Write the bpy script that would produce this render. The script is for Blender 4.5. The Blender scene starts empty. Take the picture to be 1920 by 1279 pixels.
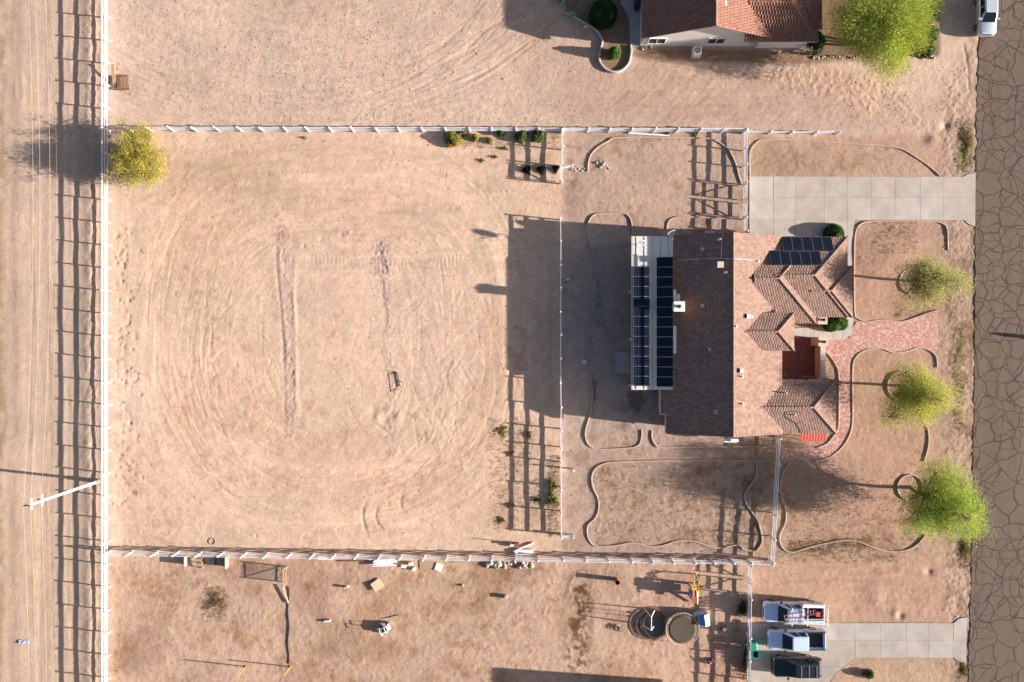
import bpy, bmesh, math, random
import numpy as np
from mathutils import Vector, Matrix, Quaternion
random.seed(11)
rng = np.random.default_rng(11)
scene = bpy.context.scene
col = scene.collection

# ------------------------------------------------------------------ camera, sky, sun, exposure
F, H, CX, CY = 1280.0, 73.0, 960.0, 639.5          # focal length in pixels, flying height, image centre
S0 = H / F                                          # metres per photo pixel on the ground
cam_d = bpy.data.cameras.new('camera'); cam_d.sensor_width = 36; cam_d.lens = 24
cam_d.clip_start = 0.5; cam_d.clip_end = 3000
cam = bpy.data.objects.new('camera', cam_d); col.objects.link(cam)
cam.location = (0, 0, H); cam.rotation_euler = (0, 0, 0)
scene.camera = cam

SHADOW_RATIO = 3.75
sun_travel = Vector((-1, 0.112, -1.006 / SHADOW_RATIO)).normalized()
elev = math.atan(1 / SHADOW_RATIO)
world = bpy.data.worlds.new('World'); scene.world = world; world.use_nodes = True
wn = world.node_tree.nodes; wl = world.node_tree.links; wn.clear()
sky = wn.new('ShaderNodeTexSky'); sky.sky_type = 'NISHITA'; sky.sun_disc = False
sky.sun_elevation = elev; sky.sun_rotation = math.atan2(1, -0.112)
sky.air_density = 0.7; sky.dust_density = 2.4; sky.ozone_density = 1.0
bg = wn.new('ShaderNodeBackground'); bg.inputs['Strength'].default_value = 0.053
wo = wn.new('ShaderNodeOutputWorld')
wl.new(sky.outputs[0], bg.inputs[0]); wl.new(bg.outputs[0], wo.inputs[0])
sun_d = bpy.data.lights.new('sun', 'SUN'); sun_d.energy = 5.0; sun_d.angle = math.radians(0.53)
sun_d.color = (1.0, 0.91, 0.83)
sun = bpy.data.objects.new('sun', sun_d); col.objects.link(sun)
sun.rotation_euler = sun_travel.to_track_quat('-Z', 'Y').to_euler(); sun.location = (60, -8, 40)
scene.view_settings.view_transform = 'Standard'; scene.view_settings.look = 'None'
scene.view_settings.gamma = 1.0; scene.view_settings.use_curve_mapping = False
scene.view_settings.exposure = 1.75

# ------------------------------------------------------------------ helpers
def G(px, py, h=0.0):
    s = (H - h) / F
    return Vector(((px - CX) * s, (CY - py) * s, h))
def GL(pts, h=0.0):
    return [G(x, y, h) for x, y in pts]
def K(x, y, z=0.0):
    """ground-pixel offsets from the image centre (y down) to metres"""
    return Vector((x * S0, -y * S0, z))

def tag(o, label=None, cat=None, group=None, kind=None):
    if label: o['label'] = label
    if cat: o['category'] = cat
    if group: o['group'] = group
    if kind: o['kind'] = kind
    return o
def thing(name, label, cat, loc=(0, 0, 0), group=None):
    o = bpy.data.objects.new(name, None); col.objects.link(o)
    o.location = loc; o.empty_display_size = 0.3
    return tag(o, label, cat, group)

class MB:
    """collects vertices and faces in world (or local) coordinates"""
    def __init__(s): s.v = []; s.f = []; s.m = []; s.mi = 0; s.c = None
    def add(s, vs, fs):
        b = len(s.v); s.v.extend([tuple(v) for v in vs])
        s.f.extend([tuple(b + i for i in f) for f in fs]); s.m.extend([s.mi] * len(fs)); return s
    def box(s, x, y, z, sx, sy, sz, rz=0.0, tilt=None):
        c, n = math.cos(rz), math.sin(rz); vs = []
        for dz in (-.5, .5):
            for dx, dy in ((-.5, -.5), (.5, -.5), (.5, .5), (-.5, .5)):
                p = Vector((dx * sx, dy * sy, dz * sz))
                if tilt is not None: p = tilt @ p
                vs.append((x + p.x * c - p.y * n, y + p.x * n + p.y * c, z + p.z))
        return s.add(vs, [(0, 3, 2, 1), (4, 5, 6, 7), (0, 1, 5, 4), (1, 2, 6, 5), (2, 3, 7, 6), (3, 0, 4, 7)])
    def bar(s, p, q, w, h, up=Vector((0, 0, 1))):
        p = Vector(p); q = Vector(q); d = (q - p).normalized()
        if abs(d.dot(up)) > .99: up = Vector((1, 0, 0))
        a = d.cross(up).normalized() * w / 2; b = a.cross(d).normalized() * h / 2
        vs = [p - a - b, p + a - b, p + a + b, p - a + b, q - a - b, q + a - b, q + a + b, q - a + b]
        return s.add(vs, [(0, 1, 2, 3), (7, 6, 5, 4), (0, 4, 5, 1), (1, 5, 6, 2), (2, 6, 7, 3), (3, 7, 4, 0)])
    def tube(s, pts, r, n=6, cap=True):
        pts = [Vector(p) for p in pts]; rs = r if isinstance(r, (list, tuple)) else [r] * len(pts)
        vs = []; up = Vector((0.13, 0.29, 0.95))
        for i, p in enumerate(pts):
            d = (pts[min(i + 1, len(pts) - 1)] - pts[max(i - 1, 0)]).normalized()
            u = up if abs(d.dot(up)) < .97 else Vector((1, 0.1, 0))
            a = d.cross(u).normalized(); b = d.cross(a)
            for k in range(n):
                t = 2 * math.pi * k / n
                vs.append(p + (a * math.cos(t) + b * math.sin(t)) * rs[i])
        fs = []
        for i in range(len(pts) - 1):
            for k in range(n):
                k2 = (k + 1) % n
                fs.append((i * n + k, i * n + k2, (i + 1) * n + k2, (i + 1) * n + k))
        if cap:
            fs.append(tuple(range(n - 1, -1, -1))); b0 = (len(pts) - 1) * n; fs.append(tuple(b0 + k for k in range(n)))
        return s.add(vs, fs)
    def cyl(s, x, y, z0, z1, r0, r1=None, n=16):
        r1 = r0 if r1 is None else r1
        vs = [(x + r * math.cos(2 * math.pi * k / n), y + r * math.sin(2 * math.pi * k / n), z) for z, r in ((z0, r0), (z1, r1)) for k in range(n)]
        fs = [(k, (k + 1) % n, n + (k + 1) % n, n + k) for k in range(n)]
        fs += [tuple(range(n - 1, -1, -1)), tuple(range(n, 2 * n))]
        return s.add(vs, fs)
    def lathe(s, x, y, prof, n=24):
        vs = [(x + r * math.cos(2 * math.pi * k / n), y + r * math.sin(2 * math.pi * k / n), z) for r, z in prof for k in range(n)]
        fs = [(i * n + k, i * n + (k + 1) % n, (i + 1) * n + (k + 1) % n, (i + 1) * n + k) for i in range(len(prof) - 1) for k in range(n)]
        return s.add(vs, fs)
    def prism(s, poly, z0, z1):
        n = len(poly); a = sum(poly[i][0] * poly[(i + 1) % n][1] - poly[(i + 1) % n][0] * poly[i][1] for i in range(n))
        if a < 0: poly = poly[::-1]
        vs = [(p[0], p[1], z0) for p in poly] + [(p[0], p[1], z1) for p in poly]
        fs = [tuple(range(n - 1, -1, -1)), tuple(range(n, 2 * n))] + [(i, (i + 1) % n, n + (i + 1) % n, n + i) for i in range(n)]
        return s.add(vs, fs)
    def loft(s, rings, cap=True):
        n = len(rings[0]); vs = [v for r in rings for v in r]
        fs = [(i * n + k, i * n + (k + 1) % n, (i + 1) * n + (k + 1) % n, (i + 1) * n + k) for i in range(len(rings) - 1) for k in range(n)]
        if cap: fs += [tuple(range(n - 1, -1, -1)), tuple((len(rings) - 1) * n + k for k in range(n))]
        return s.add(vs, fs)
    def build(s, name, mat, parent=None, off=None, smooth=False, bevel=0.0):
        me = bpy.data.meshes.new(name)
        if off is None:
            off = Vector((0, 0, 0)); p = parent
            while p is not None: off = off + Vector(p.location); p = p.parent
        off = Vector(off)
        me.from_pydata([(v[0] - off.x, v[1] - off.y, v[2] - off.z) for v in s.v], [], s.f)
        mats = mat if isinstance(mat, (list, tuple)) else [mat]
        for m in mats: me.materials.append(m)
        if len(mats) > 1: me.polygons.foreach_set('material_index', s.m)
        if smooth: me.polygons.foreach_set('use_smooth', [True] * len(me.polygons))
        me.update()
        o = bpy.data.objects.new(name, me); col.objects.link(o)
        if parent is not None: o.parent = parent
        else: o.location = off
        if bevel > 0:
            bm = o.modifiers.new('bevel', 'BEVEL'); bm.width = bevel; bm.segments = 2; bm.limit_method = 'ANGLE'
        return o
def single(mb, name, mat, label, cat, loc, group=None, kind=None, **kw):
    o = mb.build(name, mat, None, off=Vector(loc), **kw)
    return tag(o, label, cat, group, kind)

def smooth_path(pts, step=0.25, closed=False):
    """Catmull-Rom through pixel or metre points, resampled"""
    P = [Vector(p) for p in pts]; n = len(P); out = []
    segs = n if closed else n - 1
    for i in range(segs):
        p0 = P[(i - 1) % n] if closed or i > 0 else P[0] * 2 - P[1]
        p1 = P[i]; p2 = P[(i + 1) % n]
        p3 = P[(i + 2) % n] if closed or i + 2 < n else P[-1] * 2 - P[-2]
        m = max(1, int((p2 - p1).length / step))
        for k in range(m):
            t = k / m
            out.append(0.5 * ((2 * p1) + (p2 - p0) * t + (2 * p0 - 5 * p1 + 4 * p2 - p3) * t * t + (3 * p1 - p0 - 3 * p2 + p3) * t ** 3))
    if not closed: out.append(P[-1])
    return out

# ------------------------------------------------------------------ materials
def mat_new(name):
    m = bpy.data.materials.new(name); m.use_nodes = True
    nt = m.node_tree; b = nt.nodes['Principled BSDF']
    return m, nt, b
def simple(name, rgb, rough=0.7, metal=0.0, var=0.12, scale=6.0, bump=0.0, spec=0.35, stretch=(1, 1, 1)):
    """plain surface with a little mottling and grain"""
    m, nt, b = mat_new(name)
    tc = nt.nodes.new('ShaderNodeTexCoord'); mp = nt.nodes.new('ShaderNodeMapping'); mp.inputs['Scale'].default_value = stretch
    nt.links.new(tc.outputs['Object'], mp.inputs[0])
    nz = nt.nodes.new('ShaderNodeTexNoise'); nz.inputs['Scale'].default_value = scale; nz.inputs['Detail'].default_value = 6
    nz.inputs['Roughness'].default_value = 0.65
    nt.links.new(mp.outputs[0], nz.inputs['Vector'])
    rp = nt.nodes.new('ShaderNodeValToRGB')
    rp.color_ramp.elements[0].position = 0.3; rp.color_ramp.elements[1].position = 0.72
    rp.color_ramp.elements[0].color = tuple(max(0, c * (1 - var)) for c in rgb) + (1,)
    rp.color_ramp.elements[1].color = tuple(min(1, c * (1 + var)) for c in rgb) + (1,)
    nt.links.new(nz.outputs[0], rp.inputs[0]); nt.links.new(rp.outputs[0], b.inputs['Base Color'])
    b.inputs['Roughness'].default_value = rough; b.inputs['Metallic'].default_value = metal
    b.inputs['Specular IOR Level'].default_value = spec
    if bump > 0:
        bp = nt.nodes.new('ShaderNodeBump'); bp.inputs['Strength'].default_value = bump; bp.inputs['Distance'].default_value = 0.02
        nt.links.new(nz.outputs[0], bp.inputs['Height']); nt.links.new(bp.outputs[0], b.inputs['Normal'])
    return m
def attr_mat(name, rough=0.8, spec=0.2, var=0.15, scale=9.0, bump=0.0, gain=1.0, translucent=0.0):
    """surface whose colour comes from the per-piece colour attribute 'Col'"""
    m, nt, b = mat_new(name)
    at = nt.nodes.new('ShaderNodeAttribute'); at.attribute_name = 'Col'
    tc = nt.nodes.new('ShaderNodeTexCoord')
    nz = nt.nodes.new('ShaderNodeTexNoise'); nz.inputs['Scale'].default_value = scale; nz.inputs['Detail'].default_value = 5
    nt.links.new(tc.outputs['Object'], nz.inputs['Vector'])
    mr = nt.nodes.new('ShaderNodeMapRange'); mr.inputs[1].default_value = 0.3; mr.inputs[2].default_value = 0.7
    mr.inputs[3].default_value = (1 - var) * gain; mr.inputs[4].default_value = (1 + var) * gain
    nt.links.new(nz.outputs[0], mr.inputs[0])
    mx = nt.nodes.new('ShaderNodeVectorMath'); mx.operation = 'SCALE'
    nt.links.new(at.outputs['Color'], mx.inputs[0]); nt.links.new(mr.outputs[0], mx.inputs['Scale'])
    nt.links.new(mx.outputs[0], b.inputs['Base Color'])
    b.inputs['Roughness'].default_value = rough; b.inputs['Specular IOR Level'].default_value = spec
    if bump > 0:
        bp = nt.nodes.new('ShaderNodeBump'); bp.inputs['Strength'].default_value = bump; bp.inputs['Distance'].default_value = 0.03
        nt.links.new(nz.outputs[0], bp.inputs['Height']); nt.links.new(bp.outputs[0], b.inputs['Normal'])
    if translucent > 0:
        tr = nt.nodes.new('ShaderNodeBsdfTranslucent'); nt.links.new(mx.outputs[0], tr.inputs[0])
        ms = nt.nodes.new('ShaderNodeMixShader'); ms.inputs[0].default_value = translucent
        out = nt.nodes['Material Output']
        nt.links.new(b.outputs[0], ms.inputs[1]); nt.links.new(tr.outputs[0], ms.inputs[2]); nt.links.new(ms.outputs[0], out.inputs[0])
    return m

M = {}
M['vinyl'] = simple('white_vinyl', (0.69, 0.69, 0.715), 0.4, var=0.10, scale=1.2)
M['stucco'] = simple('peach_stucco', (0.42, 0.25, 0.165), 0.9, var=0.1, scale=14, bump=0.4)
M['stucco2'] = simple('cream_stucco', (0.62, 0.57, 0.53), 0.9, var=0.08, scale=14, bump=0.4)
M['trim'] = simple('trim_paint', (0.50, 0.40, 0.34), 0.6, var=0.08)
M['concrete'] = simple('concrete', (0.385, 0.345, 0.315), 0.85, var=0.13, scale=1.7, bump=0.15)
M['concrete2'] = simple('worn_concrete', (0.35, 0.32, 0.30), 0.85, var=0.15, scale=1.3, bump=0.15)
M['curb'] = simple('curb_concrete', (0.37, 0.275, 0.21), 0.9, var=0.15, scale=3, bump=0.2)
M['panelframe'] = simple('anodised_panel_frame', (0.20, 0.205, 0.215), 0.45, 0.4)
M['white'] = simple('white_paint', (0.80, 0.80, 0.80), 0.4, var=0.04)
M['offwhite'] = simple('off_white_metal', (0.70, 0.68, 0.64), 0.45, var=0.08)
M['alu'] = simple('patio_pan_paint', (0.56, 0.55, 0.50), 0.5, var=0.07, scale=1.2, stretch=(3, .3, 1))
M['metal'] = simple('grey_metal', (0.40, 0.41, 0.43), 0.4, 0.6, var=0.12)
M['darkmetal'] = simple('dark_metal', (0.06, 0.055, 0.05), 0.5, 0.4, var=0.25)
M['black'] = simple('black_plastic', (0.02, 0.02, 0.022), 0.5, var=0.3)
M['rubber'] = simple('tyre_rubber', (0.025, 0.025, 0.025), 0.85, var=0.3)
M['wood'] = simple('weathered_wood', (0.33, 0.23, 0.14), 0.9, var=0.3, scale=5, stretch=(8, 1, 1), bump=0.3)
M['ply'] = simple('plywood', (0.50, 0.34, 0.22), 0.85, var=0.15, scale=3)
M['rust'] = simple('rusty_steel', (0.20, 0.10, 0.055), 0.85, 0.2, var=0.35, scale=8)
M['glass'] = simple('window_glass', (0.035, 0.045, 0.05), 0.06, var=0.2, spec=0.8)
M['carglass'] = simple('tinted_glass', (0.006, 0.014, 0.020), 0.05, var=0.02, spec=0.3)
M['yellow'] = simple('yellow_paint', (0.60, 0.27, 0.03), 0.5, var=0.15)
M['redmetal'] = simple('red_corrugated_metal', (0.45, 0.08, 0.06), 0.5, var=0.15)
M['brick'] = simple('red_brick', (0.32, 0.13, 0.09), 0.9, var=0.3, scale=4)
M['stone'] = simple('pale_stone', (0.36, 0.30, 0.25), 0.9, var=0.25, scale=3, bump=0.4)
M['bark'] = simple('bark', (0.13, 0.10, 0.07), 0.95, var=0.35, scale=10, bump=0.5)
M['palebark'] = simple('pale_bark', (0.30, 0.27, 0.16), 0.9, var=0.25, scale=10, bump=0.4)
M['leaf'] = attr_mat('leaf', 0.6, 0.2, 0.12, 3, translucent=0.45)
M['tile'] = attr_mat('roof_tile', 0.85, 0.2, 0.16, 5, bump=0.25)
M['core'] = simple('dark_core_filler', (0.018, 0.035, 0.010), 0.9, var=0.4)  # dark filler inside the shrubs, added to block light
M['wire'] = simple('aluminium_wire', (0.34, 0.27, 0.22), 0.6)
M['rock'] = attr_mat('rock', 0.95, 0.1, 0.2, 8, bump=0.3)
M['bluepl'] = simple('blue_plastic', (0.03, 0.25, 0.60), 0.4)
M['bluesheet'] = simple('pale_blue_sheet', (0.32, 0.38, 0.50), 0.4)
M['redpl'] = simple('red_plastic', (0.50, 0.06, 0.05), 0.4)
M['yelpl'] = simple('yellow_plastic', (0.70, 0.50, 0.10), 0.4)
M['brownpl'] = simple('brown_plastic', (0.34, 0.12, 0.05), 0.5)
M['greypl'] = simple('light_grey_plastic', (0.55, 0.56, 0.58), 0.5)
M['pinkpl'] = simple('pink_plastic', (0.60, 0.14, 0.28), 0.45)
M['greenpl'] = simple('green_bin_plastic', (0.01, 0.20, 0.13), 0.45)
M['tramp'] = simple('trampoline_mat', (0.10, 0.08, 0.072), 0.8, var=0.3, scale=3)
M['tramp2'] = simple('worn_trampoline_mat', (0.075, 0.056, 0.038), 0.85, var=0.2, scale=2.5)
# ------------------------------------------------------------------ ground: one sheet, modelled relief, per-vertex soil colour
def vnoise(x, y, seed):
    """smooth value noise, period-free, range -1..1"""
    r = np.random.default_rng(seed); N = 512; T = r.uniform(-1, 1, (N, N)).astype(np.float32)
    xi = np.floor(x).astype(int); yi = np.floor(y).astype(int); fx = x - xi; fy = y - yi
    fx = fx * fx * fx * (fx * (fx * 6 - 15) + 10); fy = fy * fy * fy * (fy * (fy * 6 - 15) + 10)
    a = T[yi % N, xi % N]; b = T[yi % N, (xi + 1) % N]; c = T[(yi + 1) % N, xi % N]; d = T[(yi + 1) % N, (xi + 1) % N]
    return (a * (1 - fx) + b * fx) * (1 - fy) + (c * (1 - fx) + d * fx) * fy
def fbm(x, y, wl, oct_, seed, gain=0.55):
    o = np.zeros_like(x); a = 1.0; s = 0
    for k in range(oct_):
        th = 0.7 * k + 0.3; cx, sx = math.cos(th), math.sin(th)
        o += a * vnoise((x * cx - y * sx) / wl + 37.1 * k, (x * sx + y * cx) / wl + 11.7 * k, seed + k); s += a; a *= gain; wl *= 0.5
    return o / s

STEP = 0.11
def axis(lo, hi):
    core = np.arange(lo, hi + STEP, STEP); ext = np.cumsum(1.0 * 1.28 ** np.arange(24))
    return np.concatenate([lo - ext[::-1], core, core[-1] + ext])
gx = axis(-57.5, 57.5); gy = axis(-38.6, 38.6)
X, Y = np.meshgrid(gx, gy)
NXg, NYg = len(gx), len(gy)
U = X / S0 + CX; V = CY - Y / S0
nA = fbm(X, Y, 6.0, 4, 100); nB = fbm(X, Y, 1.6, 4, 200); nC = fbm(X, Y, 0.55, 3, 300); nD = fbm(X, Y, 18.0, 3, 400)
WU = U + 9 * nB + 10 * nA; WV = V + 9 * np.roll(nB, 91, 1) + 10 * np.roll(nA, 57, 0)   # organic borders

def ssm(a, b, x): t = np.clip((x - a) / (b - a), 0, 1); return t * t * (3 - 2 * t)
def inpoly(pts, u, v):
    m = np.zeros(u.shape, bool); n = len(pts); j = n - 1
    x0 = min(p[0] for p in pts); x1 = max(p[0] for p in pts); y0 = min(p[1] for p in pts); y1 = max(p[1] for p in pts)
    sel = (u >= x0) & (u <= x1) & (v >= y0) & (v <= y1); us = u[sel]; vs = v[sel]; r = np.zeros(us.shape, bool)
    for i in range(n):
        xi, yi = pts[i][:2]; xj, yj = pts[j][:2]
        if yi != yj:
            r ^= ((yi > vs) != (yj > vs)) & (us < (xj - xi) * (vs - yi) / (yj - yi) + xi)
        j = i
    m[sel] = r; return m
def blur(a, k):
    for ax in (0, 1):
        c = np.cumsum(np.pad(a, [(k + 1, k) if i == ax else (0, 0) for i in (0, 1)], mode='edge'), axis=ax)
        sl1 = [slice(None)] * 2; sl0 = [slice(None)] * 2
        sl1[ax] = slice(2 * k + 1, None); sl0[ax] = slice(0, -(2 * k + 1))
        a = (c[tuple(sl1)] - c[tuple(sl0)]) / (2 * k + 1)
    return a
def pmask(pts, soft=3, warp=True):
    return blur(inpoly(pts, WU if warp else U, WV if warp else V).astype(np.float32), soft)
def rect(a, b, c, d): return [(a, b), (c, b), (c, d), (a, d)]
def blob(cx, cy, rx, ry, hard=0.6):
    d = np.sqrt(((WU - cx) / rx) ** 2 + ((WV - cy) / ry) ** 2); return 1 - ssm(hard, 1.15, d)

Z = 0.018 * nA * 1.0 + 0.012 * nB + 0.006 * nC
C = np.empty(X.shape + (3,), np.float32); C[:] = (0.498, 0.354, 0.260)
def tint(mask, rgb, k=1.0):
    a = (np.clip(mask, 0, 1) * k)[..., None]; C[:] = C * (1 - a) + np.array(rgb, np.float32) * a
def mul(mask, f):
    a = np.clip(mask, 0, 1)[..., None]; C[:] = C * (1 - a + a * np.array(f, np.float32))

# broad soils
north = pmask([(212, -400), (1835, -400), (1835, 258), (212, 244)], 4)
tint(north, (0.452, 0.330, 0.254))
mul(north * ssm(0.05, 0.5, nD + 0.4 * nA) * (V < 235), (0.90, 0.89, 0.90))
alley = 1 - ssm(176, 192, WU); tint(alley, (0.440, 0.322, 0.238))
paddock = pmask(rect(208, 246, 1052, 1040), 4)
mul(paddock * ssm(-0.1, 0.45, fbm(X, Y, 9, 3, 511)), (0.96, 0.93, 0.91))
south = pmask(rect(208, 1040, 1405, 1700), 4); tint(south, (0.415, 0.282, 0.205))
mul(south * ssm(0.0, 0.5, fbm(X, Y, 4, 4, 611)), (0.80, 0.76, 0.76))
mul(south * ssm(0.0, 0.4, fbm(X, Y, 3, 4, 615)), (0.86, 0.80, 0.72))
yard = pmask(rect(1054, 246, 1450, 1050), 3); tint(yard, (0.335, 0.240, 0.192))  # browner soil here and in front, darkened further for dimmer light on the right
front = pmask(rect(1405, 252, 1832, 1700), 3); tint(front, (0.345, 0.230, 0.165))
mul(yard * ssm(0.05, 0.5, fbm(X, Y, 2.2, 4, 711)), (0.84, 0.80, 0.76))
sideN = pmask([(1060, 100), (1500, 150), (1835, 200), (1835, 250), (1060, 238)], 5); tint(sideN, (0.380, 0.262, 0.202), 0.85)
# bare clay bank south of the neighbour's house
bank = pmask([(1360, 140), (1500, 122), (1560, 130), (1660, 150), (1720, 210), (1770, 240), (1740, 250), (1640, 215), (1560, 190), (1470, 165)], 4)
tint(bank, (0.42, 0.275, 0.19), 0.7)
# brown decomposed-granite beds
beds = [
    [(1203, 88), (1540, 96), (1625, 110), (1500, 122), (1203, 112), (1180, 100)],
]
for b_ in beds: tint(pmask(b_, 2, False), (0.215, 0.135, 0.082), 0.92)
tint(pmask([(1060, -40), (1060, 25), (1117, 58), (1128, 80), (1124, 118), (1150, 135), (1176, 122), (1183, 85), (1180, -40)], 1, False), (0.20, 0.13, 0.082), 0.95)
tint(pmask(rect(1520, -90, 1762, 106), 2, False), (0.175, 0.110, 0.066), 0.95)
bedfront = [
    [(1602, 416), (1640, 412), (1768, 414), (1778, 440), (1770, 560), (1758, 582), (1715, 598), (1650, 604), (1606, 598)],
    [(1598, 690), (1610, 660), (1650, 652), (1740, 655), (1757, 690), (1745, 800), (1735, 870), (1735, 1003), (1670, 1034), (1600, 1015), (1480, 1034), (1462, 1010), (1475, 960), (1463, 910), (1480, 866), (1560, 855), (1597, 790)],
]
tint(pmask([(1406, 330), (1405, 295), (1418, 268), (1440, 262), (1645, 273), (1720, 300), (1762, 331)], 1, False), (0.345, 0.235, 0.170), .85)
tint(blob(1440, 300, 50, 40, .2), (0.27, 0.175, 0.11), .6); tint(blob(1520, 305, 40, 30, .2) * ssm(-.2, .3, nB), (0.26, 0.165, 0.10), .55); tint(blob(1590, 310, 36, 22, .2) * ssm(-.1, .3, nB), (0.26, 0.165, 0.10), .4)
for b_ in bedfront: tint(pmask(b_, 2), (0.340, 0.218, 0.156), 0.9)
tint(pmask([(1406, 1060), (1830, 1040), (1820, 1158), (1560, 1170), (1406, 1168)], 4), (0.385, 0.245, 0.175), 0.9)
tint(pmask([(1600, 1238), (1790, 1240), (1800, 1500), (1560, 1500)], 3), (0.37, 0.26, 0.18), 0.9)
backbed = pmask([(1118, 870), (1430, 864), (1430, 1020), (1110, 1022), (1122, 950)], 2)
tint(backbed, (0.325, 0.230, 0.175), 0.85)
mul(backbed * ssm(0.1, 0.5, fbm(X, Y, 1.8, 4, 721)), (0.82, 0.72, 0.62))
topbed = pmask([(1108, 300), (1140, 265), (1350, 262), (1392, 340), (1392, 405), (1180, 400), (1104, 330)], 3)
tint(topbed, (0.355, 0.255, 0.195), 0.8)
mul(topbed * ssm(0.2, 0.5, fbm(X, Y, 1.5, 4, 731)), (0.80, 0.70, 0.60))
tint(pmask(rect(1392, 262, 1404, 440), 1), (0.33, 0.21, 0.14), 0.7)
# grey gravel side yard with darker mottled patches, beside the house
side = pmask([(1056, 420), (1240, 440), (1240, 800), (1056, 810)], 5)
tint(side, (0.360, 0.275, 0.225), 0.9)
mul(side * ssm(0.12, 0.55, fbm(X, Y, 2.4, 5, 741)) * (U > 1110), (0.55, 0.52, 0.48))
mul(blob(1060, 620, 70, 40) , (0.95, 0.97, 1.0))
# road shoulder
sh = pmask([(1760, 200), (1832, 60), (1832, 1500), (1790, 1500), (1770, 1000), (1762, 600)], 5)
tint(sh, (0.335, 0.235, 0.175), 0.75)
mul(sh * ssm(0.0, 0.4, fbm(X, Y, 1.3, 4, 751)), (0.70, 0.68, 0.62))
for (a_, b_, c_, d_) in ((1812, 270, 16, 48), (1806, 300, 14, 26), (1811, 1025, 13, 30), (1810, 1255, 14, 30), (1797, 690, 9, 70), (1822, 560, 6, 200)):
    tint(blob(a_, b_, c_, d_), (0.20, 0.165, 0.085), 0.75)
# compacted worn lanes
mul(pmask([(1090, 190), (1500, 200), (1700, 236), (1700, 244), (1300, 236), (1090, 236)], 5), (0.98, 0.99, 1.02))
lane = pmask([(1545, 170), (1620, 195), (1770, 250), (1800, 215), (1830, 120), (1800, 90), (1770, 190)], 6)
tint(lane, (0.405, 0.292, 0.228), 0.6)
# dry stubble and weed thatch in the soil
for (a_, b_, c_, d_, k_) in ((400, 330, 150, 60, .35), (470, 345, 120, 40, .3), (1515, 300, 80, 26, .5), (1600, 300, 50, 24, .4), (940, 815, 22, 26, .55), (985, 830, 35, 50, .5), (1015, 955, 30, 55, .6),
        (950, 965, 25, 28, .5), (1010, 255, 60, 16, .45), (870, 262, 60, 16, .5), (1075, 1015, 40, 16, .5), (1590, 1010, 70, 12, .7), (1500, 1033, 60, 12, .6), (405, 1130, 34, 30, .75),
        (1000, 315, 40, 20, .5), (1760, 262, 30, 24, .5), (1650, 500, 20, 30, .3), (1735, 515, 36, 34, .55), (1700, 570, 50, 26, .45), (1390, 1140, 22, 34, .55), (1080, 1125, 46, 60, .45), (1080, 1200, 50, 50, .4),
        (800, 820, 40, 26, .3), (620, 1085, 40, 30, .2), (845, 1090, 60, 30, .35), (910, 1085, 60, 30, .4), (620, 1190, 60, 40, .3), (880, 1250, 80, 20, .3), (1190, 455, 10, 10, .2)):
    tint(blob(a_, b_, c_, d_, 0.2) * (0.55 + 0.45 * ssm(-.2, .4, nB)), (0.245, 0.165, 0.098), k_)
mul((1 - ssm(2, 18, WU)) * ssm(-.5, .3, nB), (0.70, 0.66, 0.54))
for xx, w_, f_ in ((26, 9, .86), (46, 5, 1.05), (92, 7, .93), (118, 6, 1.04), (150, 8, .95), (70, 4, 1.05)):
    mul(alley * np.exp(-((U + 5 * nA - xx) / w_) ** 2), (f_, f_, f_ * 1.01))
mul(alley * np.exp(-((U - 30) / 14) ** 2) * ssm(-.2, .4, vnoise(X / .25, Y / 3.0, 77)), (0.9, 0.88, 0.9))

# combed tones left by wheels and drags: fine across the travel direction, long along it
def combed(across, along, wa, wl_, seed): return fbm(across / wa, along / wl_, 1.0, 4, seed, .6)
dx_ = (U - 625) / 400; dy_ = (V - 640) / 400
rho = (np.abs(dx_) ** 2.6 + np.abs(dy_ * 1.06) ** 2.6) ** (1 / 2.6) * 400 * S0; tht = np.arctan2(dy_, dx_) * 14
loopm = paddock * ssm(5, 9, rho) * (1 - ssm(21, 25, rho)) * (U > 285)
st1 = combed(rho, tht, .55, 5.5, 1201); st2 = combed(rho, tht, .22, 2.2, 1211)
ewm = pmask([(560, 425), (985, 425), (985, 520), (560, 525)], 8) + .8 * pmask(rect(620, 262, 1040, 420), 12)
ew = combed(V * S0 + .5 * nA, U * S0, .4, 5, 1221)
nsm = pmask(rect(212, 262, 292, 1030), 8); ns = combed(U * S0 + .4 * nA, V * S0, .5, 7, 1231)
als = combed(U * S0 + .7 * nA + .25 * nB, V * S0, .45, 9, 1241)
nrd = north * (V < 236); brk = ssm(-.35, .35, fbm(X, Y, 3.5, 3, 1299)); nst = combed(np.hypot(U - 560, (V + 120) * 1.5) * S0, np.arctan2(V + 120, U - 560) * 25, .35, 4, 1251)
for m_, f_, k_ in ((loopm * brk, st1, .038), (loopm * np.roll(brk, 200, 1), st2, .05), (np.clip(ewm, 0, 1) * paddock * brk, ew, .09), (nsm, ns, .06), (alley * (.35 + .65 * brk), als, .08), (nrd * brk, nst, .075)):
    C *= (1 + m_ * k_ * 2 * f_)[..., None]; Z += m_ * f_ * .013 * (k_ / .1)
C[..., 0] *= 1 + .03 * loopm * st1
fleck = ssm(.12, .42, fbm(X, Y, .7, 3, 1261)) * ssm(-.15, .35, fbm(X, Y, 5, 3, 1271))
mul(paddock * fleck, (.88, .82, .78)); mul(north * fleck, (.90, .87, .86)); mul(south * fleck, (.80, .73, .68)); mul((yard + front).clip(0, 1) * fleck, (.80, .74, .70))
tint(nsm * ssm(-.1, .4, nA), (.53, .405, .315), .5)
grit = vnoise(X / .16, Y / .16, 1281)
C *= (1 + .07 * grit * (1 - .4 * alley))[..., None]
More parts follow.
